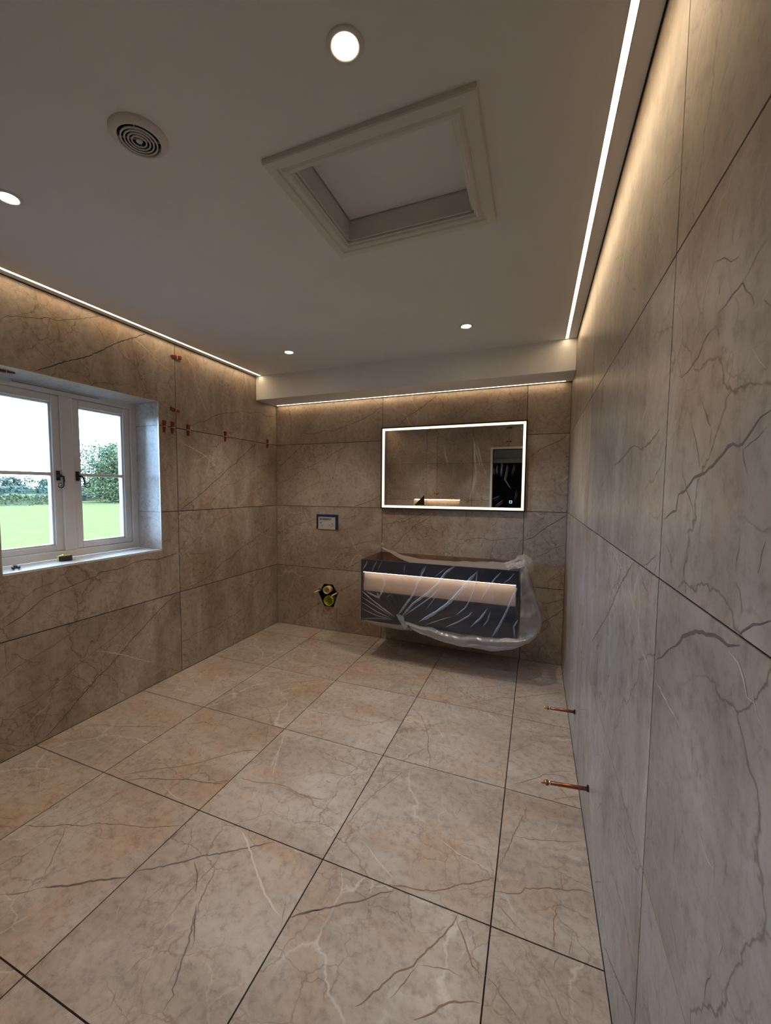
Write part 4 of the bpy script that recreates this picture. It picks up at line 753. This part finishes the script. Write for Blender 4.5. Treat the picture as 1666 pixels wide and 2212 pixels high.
# ------------------------------------------------------------------ vanity
VX0, VX1, VY, VZ0, VZ1 = 1.121, 2.320, -.45, .304, .803; vh = VZ1 - VZ0; vw = (VX1 - VX0) / 2; vcx = (VX0 + VX1) / 2
t = thing('vanity_unit', 'wall hung vanity unit in navy film with pale lit recess, open on top', 'vanity', (vcx, 0, VZ0))
for s in (-1, 1):
    mb = MB(); mb.box((s * vw, VY, 0), (s * (vw - .016), -.002, vh)); mb.box((s * (vw - .016), VY + .02, .02), (s * (vw - .018), -.01, vh - .001), 1); mb.build('side_panel', [M_NAVY, M_BOARD], t)
mb = MB(); mb.box((-vw + .0165, VY, vh - .101), (vw - .0165, VY + .018, vh)); mb.build('top_rail', M_NAVY, t)
mb = MB(); mb.box((-vw + .018, VY + .004, vh - .1030), (vw - .018, VY + .012, vh - .1012)); mb.build('led_light', M_VLED, t)['label'] = 'thin glowing light line'
mb = MB()
mb.grid(lambda u, v: Vector((-vw + .0165 + u * (2 * vw - .033), VY + .022 - .010 * math.cos(v * math.pi) * 1.0 + (0.0), .243 + v * (vh - .104 - .243))), 2, 10)
mb.build('recess_panel', M_CREAM, t)['label'] = 'pale beige recessed panel'
mb = MB(); mb.box((-vw + .0165, VY, .0), (vw - .0165, VY + .018, .239)); mb.build('drawer_front', M_NAVY, t, .001)
mb = MB(); mb.box((-vw + .0165, VY + .019, .002), (vw - .0165, -.004, .016)); mb.build('bottom_panel', M_BOARD, t)
mb = MB(); mb.box((-vw + .0165, -.016, .017), (vw - .0165, -.004, vh)); mb.build('back_panel', M_BOARD, t)
mb = MB(); mb.box((-vw + .017, VY + .035, .10), (vw - .017, -.018, .112)); mb.build('inner_shelf', M_BOARD, t)
# ------------------------------------------------------------------ polythene sheet over the vanity
mb = MB(); K = Vector((1.485, -.475, .355))
def fn_(p, a=.004, s=9, ph=0.): return Vector((0, a * .45 * noise.noise(Vector((p[0] * s * 3.1, p[1] * s * 2, p[2] * s * 2.3 + ph))), 0)) + Vector((0, a * noise.noise(Vector((p[0] * s + ph, p[1] * s, p[2] * s))), a * .6 * noise.noise(Vector((p[2] * s + 5, p[0] * s, ph)))))
def front(u, v):
    x = VX0 - .004 + u * (VX1 - VX0 + .014); zb = VZ0 - .004 + .02 * math.sin(u * 7) - .03 * u; z = VZ1 + .003 + (zb - VZ1) * v
    ang = math.atan2(z - K.z, x - K.x); r = math.hypot(z - K.z, x - K.x)
    f = (.0070 * (.5 + .5 * math.sin(ang * 26 + 2.2 * noise.noise(Vector((r * 6, ang * 2, 0))))) + .0014 * min(1, max(0, r * 4 - .6)) * (.5 + .5 * math.sin(ang * 71 + 3 * noise.noise(Vector((r * 9, ang * 3, 4)))))) * min(1, r * 5) * min(1, v * 3 + .15)
    return Vector((x, VY - .006 - f - .012 * v, z)) + fn_((x, 0, z), .003, 14)
mb.grid(front, 260, 110, 0)
def loft(rows, nu, nv, m=1, a=.006, s=10, pleat=.004, pf=40):
    def cr(P, t_):
        n = len(P) - 1; i = min(int(t_ * n), n - 1); f = t_ * n - i; p0, p1, p2, p3 = P[max(i - 1, 0)], P[i], P[i + 1], P[min(i + 2, n)]
        return .5 * ((2 * p1) + (p2 - p0) * f + (2 * p0 - 5 * p1 + 4 * p2 - p3) * f * f + (-p0 + 3 * p1 - 3 * p2 + p3) * f ** 3)
    RR = [[Vector(p) for p in r] for r in rows]
    def g(u, v):
        col = [cr(r, u) for r in RR]; p = cr(col, v)
        return p + fn_(p, a, s) + Vector((0, pleat * math.sin(v * pf * .5 + 3 * noise.noise(p * 5)), 0))
    mb.grid(g, nu, nv, m)
# sagging bottom drape, left of the knot and right of it
loft([[(1.16, -.462, .312), (1.30, -.468, .306), (1.46, -.475, .315), (1.50, -.478, .335)], [(1.20, -.450, .288), (1.30, -.452, .275), (1.44, -.455, .278), (1.53, -.465, .300)], [(1.24, -.40, .285), (1.32, -.40, .257), (1.46, -.41, .252), (1.575, -.43, .270)]], 24, 14, 1)
loft([[(1.49, -.478, .352), (1.70, -.474, .322), (2.00, -.472, .306), (2.34, -.470, .335), (2.44, -.44, .40)], [(1.53, -.482, .320), (1.70, -.487, .275), (2.00, -.490, .248), (2.30, -.480, .272), (2.445, -.44, .350)], [(1.58, -.46, .280), (1.72, -.455, .236), (1.98, -.450, .203), (2.22, -.44, .215), (2.37, -.41, .268)], [(1.60, -.40, .290), (1.75, -.39, .245), (1.98, -.38, .212), (2.20, -.37, .222), (2.34, -.36, .262)]], 100, 40, 1, .012, 12, .008, 44)
# right side: tail hanging from the back corner, billowing past the side
loft([[(2.326, -.462, .805), (2.345, -.40, .86), (2.36, -.25, .86), (2.355, -.06, .84)], [(2.333, -.468, .70), (2.385, -.42, .72), (2.39, -.26, .74), (2.37, -.05, .75)], [(2.336, -.470, .55), (2.435, -.43, .57), (2.43, -.26, .58), (2.38, -.04, .62)], [(2.334, -.472, .40), (2.465, -.43, .45), (2.46, -.26, .44), (2.38, -.04, .45)], [(2.333, -.47, .315), (2.455, -.43, .375), (2.45, -.27, .34), (2.37, -.05, .35)]], 44, 70, 1, .020, 12, .008, 34)
# scrunched corner at the top right
loft([[(2.20, -.20, .800), (2.26, -.22, .835), (2.33, -.20, .888), (2.39, -.16, .862), (2.405, -.12, .80)], [(2.21, -.28, .812), (2.28, -.30, .858), (2.35, -.29, .875), (2.40, -.25, .840), (2.41, -.22, .78)], [(2.24, -.40, .806), (2.30, -.41, .822), (2.35, -.41, .828), (2.375, -.40, .79), (2.36, -.38, .74)]], 50, 36, 1, .028, 26, .008, 60)
# rolled band along the back of the open top
loft([[(1.135, -.012, .850), (1.37, -.03, .785), (1.71, -.05, .768), (2.03, -.05, .785), (2.27, -.08, .803), (2.35, -.10, .835)], [(1.14, -.02, .843), (1.40, -.10, .762), (1.71, -.17, .735), (2.03, -.19, .742), (2.25, -.19, .78), (2.36, -.18, .82)], [(1.145, -.028, .838), (1.43, -.20, .765), (1.71, -.33, .760), (2.03, -.36, .765), (2.23, -.36, .79), (2.33, -.36, .81)]], 60, 20, 1, .008, 13, .006, 40)
# left end: little tails and the left edge
loft([[(1.117, -.455, .812), (1.112, -.30, .815), (1.112, -.12, .830), (1.125, -.02, .852)], [(1.092, -.452, .74), (1.098, -.30, .76), (1.102, -.14, .78), (1.114, -.03, .80)], [(1.096, -.456, .60), (1.102, -.36, .65), (1.108, -.20, .70), (1.114, -.06, .74)], [(1.116, -.456, .50), (1.114, -.40, .56), (1.114, -.26, .64), (1.115, -.12, .70)]], 20, 20, 0, .008, 14, .004, 30)
loft([[(1.118, -.015, .845), (1.130, -.015, .880), (1.150, -.015, .892), (1.165, -.02, .872)], [(1.122, -.02, .835), (1.138, -.024, .858), (1.150, -.03, .868), (1.155, -.03, .850)]], 10, 8, 1, .004, 30, .002, 20)
# knot tail
loft([[(1.435, -.492, .398), (1.46, -.500, .402), (1.488, -.498, .396), (1.495, -.495, .392)], [(1.462, -.498, .360), (1.478, -.506, .350), (1.50, -.506, .345), (1.512, -.500, .345)], [(1.500, -.492, .300), (1.508, -.500, .292), (1.520, -.500, .300), (1.532, -.492, .318)]], 12, 12, 2, .004, 30, .004, 20)
# folds: doubled ridges fanning out of the knot (positions on the front face)
zz = lambda u, v: Vector((1.121 + (u - 150) / 1213 * 1.199, 0, .803 - (v - (250 + (u - 150) * .0752)) / (467 + (u - 150) * .0605) * .499))
def fold(pts, w, lift=.014):
    P = [zz(*p) for p in pts]; out = []
    for a, b in zip(P, P[1:]):
        for i in range(6): out.append(a.lerp(b, i / 6))
    out.append(P[-1]); k = len(out) - 1; vs = []
    for i, p in enumerate(out):
        tt = out[min(i + 1, k)] - out[max(i - 1, 0)]; n = Vector((-tt.z, 0, tt.x)).normalized(); e_ = min(1, (i + .3) / 4, (k - i + .3) / 4); ww = w * .5 * e_ * (1 + .5 * noise.noise(p * 40))
        y_ = VY - .018 - .012 * (VZ1 - p.z) / .5
        vs += [p + n * ww + Vector((0, y_, 0)), p + Vector((.002 * noise.noise(p * 60), y_ - lift * e_ * .6, 0)), p - n * ww + Vector((0, y_, 0))]
    mb.mesh(vs, [(3 * i + j, 3 * i + j + 1, 3 * i + j + 4, 3 * i + j + 3) for i in range(k) for j in (0, 1)], 2, True)
for pts, w in (([(470, 690), (540, 600), (600, 520), (650, 400), (700, 300)], .014), ([(500, 700), (600, 590), (700, 520), (790, 440), (850, 350), (920, 300)], .016), ([(520, 690), (640, 610), (740, 540), (830, 450)], .008), ([(650, 730), (760, 670), (860, 600), (920, 540), (1000, 440), (1080, 340)], .022), ([(700, 720), (800, 640), (900, 570)], .012),
               ([(860, 770), (950, 730), (1030, 680), (1050, 650)], .010), ([(930, 680), (1000, 620), (1040, 540), (1070, 440), (1080, 330)], .008), ([(1040, 770), (1110, 700), (1160, 620)], .012), ([(1110, 560), (1150, 480), (1200, 400), (1245, 345)], .009), ([(1190, 850), (1240, 760), (1290, 640), (1340, 500), (1355, 460)], .014), ([(1260, 430), (1300, 400), (1335, 350)], .006),
               ([(155, 480), (260, 560), (360, 630), (450, 690)], .009), ([(160, 530), (280, 600), (430, 690)], .005), ([(160, 570), (300, 650), (420, 700)], .005), ([(160, 620), (300, 680), (430, 710)], .004), ([(160, 700), (300, 700), (440, 712)], .004), ([(230, 420), (240, 380), (235, 340)], .006), ([(350, 360), (365, 430), (340, 500), (320, 540)], .014), ([(200, 490), (260, 520), (320, 545), (300, 500)], .014),
               ([(170, 330), (200, 290), (215, 260)], .008), ([(250, 350), (270, 300), (300, 260)], .008), ([(300, 340), (340, 260)], .005), ([(520, 360), (530, 290)], .006), ([(640, 380), (690, 300)], .006), ([(760, 390), (860, 310)], .006), ([(700, 640), (760, 560), (800, 500)], .005), ([(880, 520), (870, 600)], .006), ([(1130, 760), (1160, 720), (1180, 640)], .008), ([(1350, 860), (1340, 760), (1370, 700)], .010),
               ([(380, 540), (420, 520)], .005), ([(500, 370), (520, 420), (500, 450)], .006), ([(1190, 590), (1200, 500)], .006), ([(690, 760), (800, 720), (900, 690)], .005)):
    fold(pts, w)
ps = mb.build('plastic_sheet', [M_FILM, M_DRAPE, M_FOLD], normals=False)
tag(ps, 'crumpled clear polythene sheet draped and gathered over the vanity unit', 'plastic sheet')
# ------------------------------------------------------------------ concealed cistern access box
t = thing('cistern_access_box', 'small dark blue framed box with silver lettered label set in the tiles', 'box', (.5765, 0, 1.053))
bw, bh = .1145, .0715
mb = MB(); mb.box((-bw, -.012, -bh + .008), (-bw + .017, -.0006, bh)); mb.box((bw - .026, -.012, -bh), (bw, -.0006, bh)); mb.box((-bw + .017, -.012, bh - .020), (bw - .026, -.0006, bh)); mb.box((-bw + .017, -.003, -bh + .003), (bw - .026, -.0006, bh - .02)); mb.build('frame', M_BLUE, t, .001)
mb = MB(); mb.box((-bw + .018, -.0075, -bh + .002), (bw - .027, -.0035, bh - .0205)); lb = mb.build('label_plate', M_LABEL, t)
mb = MB(); mb.box((-.078, -.0082, .019), (-.063, -.0076, .034)); mb.build('logo_square', M_INKB, lb)
def text(s, size, loc, parent, name):
    cu = bpy.data.curves.new('t', 'FONT'); cu.body = s; cu.size = size; cu.offset = size * .022; cu.extrude = .0002; to = bpy.data.objects.new('t', cu); C.objects.link(to)
    me = bpy.data.meshes.new_from_object(to.evaluated_get(bpy.context.evaluated_depsgraph_get())); bpy.data.objects.remove(to)
    me.materials.clear(); me.materials.append(M_INK); o = bpy.data.objects.new(name, me); C.objects.link(o); o.parent = parent; o.location = loc; o.rotation_euler = (R90, 0, 0); return o
text('GEBERIT', .0275, (-.058, -.0079, .0175), lb, 'lettering')
mb = MB(); w_ = .0009
def pen(pts, r=w_):
    mb.tube([(x, -.0078, z) for x, z in pts], r, 5)
pen([(-.076, -.004), (-.060, -.004), (-.062, -.014), (-.074, -.014), (-.076, -.004)], .0015); pen([(-.070, -.002), (-.064, .006)])
pen([(-.074, -.030), (-.066, -.044), (-.052, -.044), (-.044, -.030)], .0007); pen([(-.078, -.036), (-.062, -.034), (-.050, -.030)], .0006)
pen([(.022, -.022), (.034, -.034), (.046, -.022), (.070, -.022), (.074, -.030), (.058, -.038), (.040, -.040)]); pen([(.046, -.022), (.052, -.012), (.060, -.020)]); pen([(.030, -.054), (.042, -.042), (.050, -.052)]); pen([(.016, -.030), (.030, -.034)])
mb.build('drawing', M_INK, lb)
# ------------------------------------------------------------------ toilet connection
t = thing('toilet_connection', 'yellow toilet pipe sockets and two rods sticking out of a dark wall hole', 'pipes', (.583, 0, .34))
poly = [(-.052, .108), (.062, .102), (.088, .052), (.105, .028), (.058, -.105), (-.050, -.105), (-.100, .022)]
poly = [(-.045, .108), (.050, .108), (.104, .030), (.062, -.106), (-.048, -.106), (-.108, .018)]
hx0, hz0, hx1, hz1 = HOLE[0] - .583, HOLE[1] - .34, HOLE[2] - .583, HOLE[3] - .34
corner = [[(hx0, hz1), (poly[0][0], hz1), poly[0], poly[5], (hx0, poly[5][1])], [(hx1, hz1), (hx1, poly[2][1]), poly[2], poly[1], (poly[1][0], hz1)], [(hx1, hz0), (poly[3][0], hz0), poly[3], poly[2], (hx1, poly[2][1])], [(hx0, hz0), (hx0, poly[5][1]), poly[5], poly[4], (poly[4][0], hz0)]]
for c_ in corner:
    mb = MB(); mb.cur = (11.3, 4.4, 7.9)
    n = len(c_); vs = [(x, 0, z) for x, z in c_] + [(x, .009, z) for x, z in c_]
    mb.mesh(vs, [tuple(range(n)), tuple(range(n, 2 * n))] + [(i, (i + 1) % n, n + (i + 1) % n, n + i) for i in range(n)])
    mb.build('tile_cutout', M_TILE, t)
mb = MB(); g = .108; mb.box((hx0 - .0, .10, hz0), (hx1, .105, hz1)); mb.box((hx0 - .003, .0095, hz0), (hx0, .105, hz1)); mb.box((hx1, .0095, hz0), (hx1 + .003, .105, hz1)); mb.box((hx0, .0095, hz0 - .003), (hx1, .105, hz0)); mb.box((hx0, .0095, hz1), (hx1, .105, hz1 + .003)); mb.build('cavity', M_DARK, t)
def py(mb, x, z, prof, n=28): mb.lathe(prof, n, Matrix.Translation((x, 0, z)) @ Matrix.Rotation(R90, 4, 'X'))
mb = MB(); py(mb, .008, .062, [(.014, -.06), (.034, -.06), (.036, .012), (.037, .052), (.033, .054), (.030, .050), (.030, .020), (.018, .018), (.017, .030), (.010, .030), (.009, .0)]); mb.build('flush_pipe', M_YEL, t)
mb = MB(); py(mb, .012, -.048, [(.040, -.08), (.044, -.01), (.050, -.008), (.051, .020), (.047, .022), (.044, .018), (.043, -.004), (.036, -.006), (.034, -.05), (.002, -.05)], 36); mb.build('waste_socket', M_GREENY, t)
for x, z in ((-.094, .042), (.092, .030)):
    mb = MB(); py(mb, x, z, [(.0005, .100), (.0065, .100), (.0075, .098), (.0075, -.05)], 14); r_ = mb.build('fixing_rod', M_YEL, t)
    mb = MB(); py(mb, x, z, [(.009, .003), (.016, .003), (.017, .0005)], 20); mb.build('collar', M_DARK, r_)
# ------------------------------------------------------------------ copper pipes on the right wall
for yy, zz_, L_, dy, lab in ((-1.151, .217, .150, -.012, 'copper pipe stub low on the right wall, the farther of the two'), (-1.745, .216, .170, -.030, 'copper pipe stub low on the right wall, nearer to the camera')):
    t = thing('copper_pipe', lab, 'pipe', (W, yy, zz_), 'copper pipe stubs on the right wall')
    d = lambda s_: (-L_ * s_, dy * s_, 0)
    mb = MB(); mb.tube([(.02, 0, 0), d(.80)], .0075, 20); mb.build('pipe', M_COPPER, t)
    mb = MB(); mb.tube([d(.80), d(.82), d(.84)], [.0085, .0095, .0085], 20); mb.build('collar', M_ALU, t)
    mb = MB(); mb.tube([d(.835), d(.85), d(.91), d(.92)], [.0080, .0102, .0102, .0085], 20); mb.tube([d(.915), d(1.0)], .0068, 16); v_ = mb.build('end_valve', M_BRASS, t)
    mb = MB(); mb.tube([d(.85), d(.905)], .0106, 20); mb.build('sleeve', M_BOARD, v_)
    mb = MB(); mb.tube([(-.0008, 0, 0), (-.006, 0, 0)], [.0125, .0115], 24); mb.build('rosette', M_DARK, t)
# ------------------------------------------------------------------ rear of the room, seen in the mirror
mb = MB(); dpt = .09; yy = YR
mb.box((NX0, yy - dpt - .006, NZ0), (NX1, yy - dpt, NZ1)); mb.box((NX0, yy - dpt, NZ1 - .001), (NX1, yy - .0095, NZ1 + .004)); mb.box((NX0, yy - dpt, NZ0 - .004), (NX1, yy - .0095, NZ0 + .001)); mb.box((NX0 - .004, yy - dpt, NZ0), (NX0 + .001, yy - .0095, NZ1)); mb.box((NX1 - .001, yy - dpt, NZ0), (NX1 + .004, yy - .0095, NZ1))
mb.build('trim_3', M_TILE)['kind'] = 'structure'
t = thing('niche_light', 'warm light strip at the top of the wall niche, seen in the mirror', 'light', ((NX0 + NX1) / 2, YR - .05, NZ1 - .004))
mb = MB(); mb.box((-.375, -.008, -.004), (.375, .008, .002)); mb.build('diffuser', M_LEDB, t)
mb = MB(); mb.box((DX0 - .03, YR - .14, 0), (DX0, YR + .006, DZ + .03)); mb.box((DX0, YR - .14, DZ), (DX1, YR + .006, DZ + .03)); mb.box((DX1, YR - .14, 0), (DX1 + .025, YR + .006, DZ + .03)); mb.build('door_1', M_SATIN)['kind'] = 'structure'
HX, HXX, HB = 1.2, 2.69, -5.2; yh = YR - .1285
def bxs(name, bs, m):
    mb = MB()
    for a, b in bs: mb.box(a, b)
    mb.build(name, m)['kind'] = 'structure'
bxs('trim_4', [((1.3, -4.02, 1.83), (2.68, -3.96, 1.90))], M_PALE); bxs('trim_5', [((1.3, -4.0, 1.90), (2.68, -3.98, 2.4))], M_PALE)
bxs('floor_hall', [((HX, HB, -.05), (HXX, yh, 0))], M_PLASTER); bxs('ceiling_hall', [((HX, HB, 2.4), (HXX, yh, 2.45))], M_PLASTER)
bxs('wall_hall_left', [((HX - .05, HB, 0), (HX, yh, 2.4))], M_PLASTER); bxs('wall_hall_right', [((HXX, HB, 0), (HXX + .05, yh, 2.4))], M_PLASTER); bxs('wall_hall_end', [((HX, HB - .05, 0), (HXX, HB, 2.4))], M_PLASTER)
# ------------------------------------------------------------------ outdoors
GZ = -1.0
def grass_mat(name, c1, c2): return noisy(mat(name, rough=1, spec=0), c1, c2, 1.2, 8)
M_GRASS = grass_mat('mown_grass', (.052, .050, .018), (.066, .057, .022)); M_GRASS2 = grass_mat('far_grass', (.042, .052, .016), (.055, .058, .02))
def leafm(name, c1, c2): return noisy(mat(name, rough=.6, spec=.3), c1, c2, 3, 3)
M_LEAF = leafm('oak_leaves', (.012, .022, .003), (.044, .052, .008)); M_HEDGE = leafm('hedge_leaves', (.026, .034, .008), (.048, .050, .013)); M_FARLEAF = leafm('far_leaves', (.018, .026, .014), (.03, .038, .02)); M_DHEDGE = leafm('dark_hedge_leaves', (.010, .018, .010), (.02, .03, .014)); M_BARK = noisy(mat('bark', rough=.9), (.05, .04, .03), (.09, .07, .05), 6)
mb = MB(); mb.grid(lambda u, v: Vector((-.36 - u * 58, -60 + v * 150, GZ)), 4, 8); tag(mb.build('mown_field', M_GRASS), kind='structure')
mb = MB(); mb.grid(lambda u, v: Vector((-58.4 - u * 160, -80 + v * 330, GZ + .012 * 0 + u * 1.2)), 8, 4); tag(mb.build('far_field', M_GRASS2), kind='structure')
def leaves(mb, rnd, pts_fn, n, size):
    for _ in range(n):
        p = pts_fn(); a = Vector((rnd.gauss(0, 1), rnd.gauss(0, 1), rnd.gauss(0, 1))).normalized(); b = a.orthogonal().normalized(); b.rotate(Matrix.Rotation(rnd.uniform(0, 6.28), 3, a)); c_ = a.cross(b); s_ = size * rnd.uniform(.6, 1.3)
        mb.face([p - b * s_, p - c_ * s_ * .5, p + b * s_, p + c_ * s_ * .5])
def hedge(name, label, x, y0, y1, h, m, n, size, seed, dep=1.2):
    rnd = random.Random(seed); mb = MB()
    def pf():
        y = rnd.uniform(y0, y1); top = h * (.8 + .25 * noise.noise(Vector((y * .35, seed, 0))) + .12 * noise.noise(Vector((y * 1.7, seed, 3)))); return Vector((x + rnd.uniform(-dep, dep) * .5, y, GZ_(x) + top * rnd.random() ** .7))
    mb.box((x - dep * .3, y0, GZ_(x)), (x + dep * .3, y1, GZ_(x) + h * .55)); leaves(mb, rnd, pf, n, size); tag(mb.build(name, m, normals=False), label, 'hedge')
GZ_ = lambda x: GZ if x > -58.4 else GZ + (-58.4 - x) / 160 * 1.2
hedge('field_hedge', 'tall loose green hedge at the far edge of the mown field, left of the tree', -58.8, 18, 35.5, 1.75, M_HEDGE, 5200, .16, 3)
hedge('dark_field_hedge', 'low dark hedge running beneath the big tree at the field edge', -69.5, 35.7, 56, 1.5, M_DHEDGE, 3600, .18, 5)
hedge('distant_hedge', 'distant dark hedge line across the fields behind the near hedge', -125, 25, 135, 2.6, M_DHEDGE, 5200, .42, 9, 3)
def tree(x, y, h, w, m, n, size, seed, label, name='distant_tree', cat='tree', group=None, trunk=.25, blobs=14, low=.3):
    rnd = random.Random(seed); z0 = GZ_(x); t = thing(name, label, cat, (x, y, z0), group)
    B = []
    for _ in range(blobs):
        hz = rnd.uniform(low, .9); rr = w * .5 * math.sqrt(max(.08, 1 - ((hz - .5) / .55) ** 2)); a = rnd.uniform(0, 6.28); q = rnd.uniform(.1, .75) * rr
        B.append((Vector((math.cos(a) * q * .7, math.sin(a) * q, hz * h)), rnd.uniform(.16, .27) * w))
    def pf():
        c_, r = B[rnd.randrange(len(B))]; d_ = Vector((rnd.gauss(0, 1), rnd.gauss(0, 1), rnd.gauss(0, 1))).normalized(); return c_ + Vector((d_.x, d_.y, d_.z * .6)) * r * rnd.uniform(.6, 1.05)
    mb = MB(); leaves(mb, rnd, pf, n, size); mb.build('foliage', m, t, normals=False)
    mb = MB(); mb.tube([(0, 0, 0), (.05, .1, h * .3), (0, 0, h * .75)], [trunk, trunk * .7, trunk * .2], 8)
    for c_, r in B[:6]: mb.tube([(0, 0, h * .28), c_ * .6 + Vector((0, 0, h * .05)), c_], [trunk * .4, trunk * .25, trunk * .08], 6)
    mb.build('trunk', M_BARK, t)
tree(-59.5, 43.6, 9.6, 15.5, M_LEAF, 34000, .18, 21, 'large leafy field tree seen through the right window pane', 'field_tree', trunk=.45, blobs=46, low=.14)
for i, (y, h, w, s) in enumerate(((62, 6.0, 14, .35), (76, 7.6, 16, .35), (92, 7.0, 15, .35), (108, 6.2, 17, .35), (122, 5.6, 16, .35), (47, 5.0, 12, .35), (136, 6.5, 15, .35))):
    tree(-175, y + 10, h * .60, w, M_FARLEAF, 1100, .55, 40 + i, ['first', 'second', 'third', 'fourth', 'fifth', 'sixth', 'last'][(1, 2, 3, 4, 5, 0, 6)[i]] + ' from the left of the hazy skyline trees beyond the fields', group='distant skyline trees', blobs=10, low=.25)
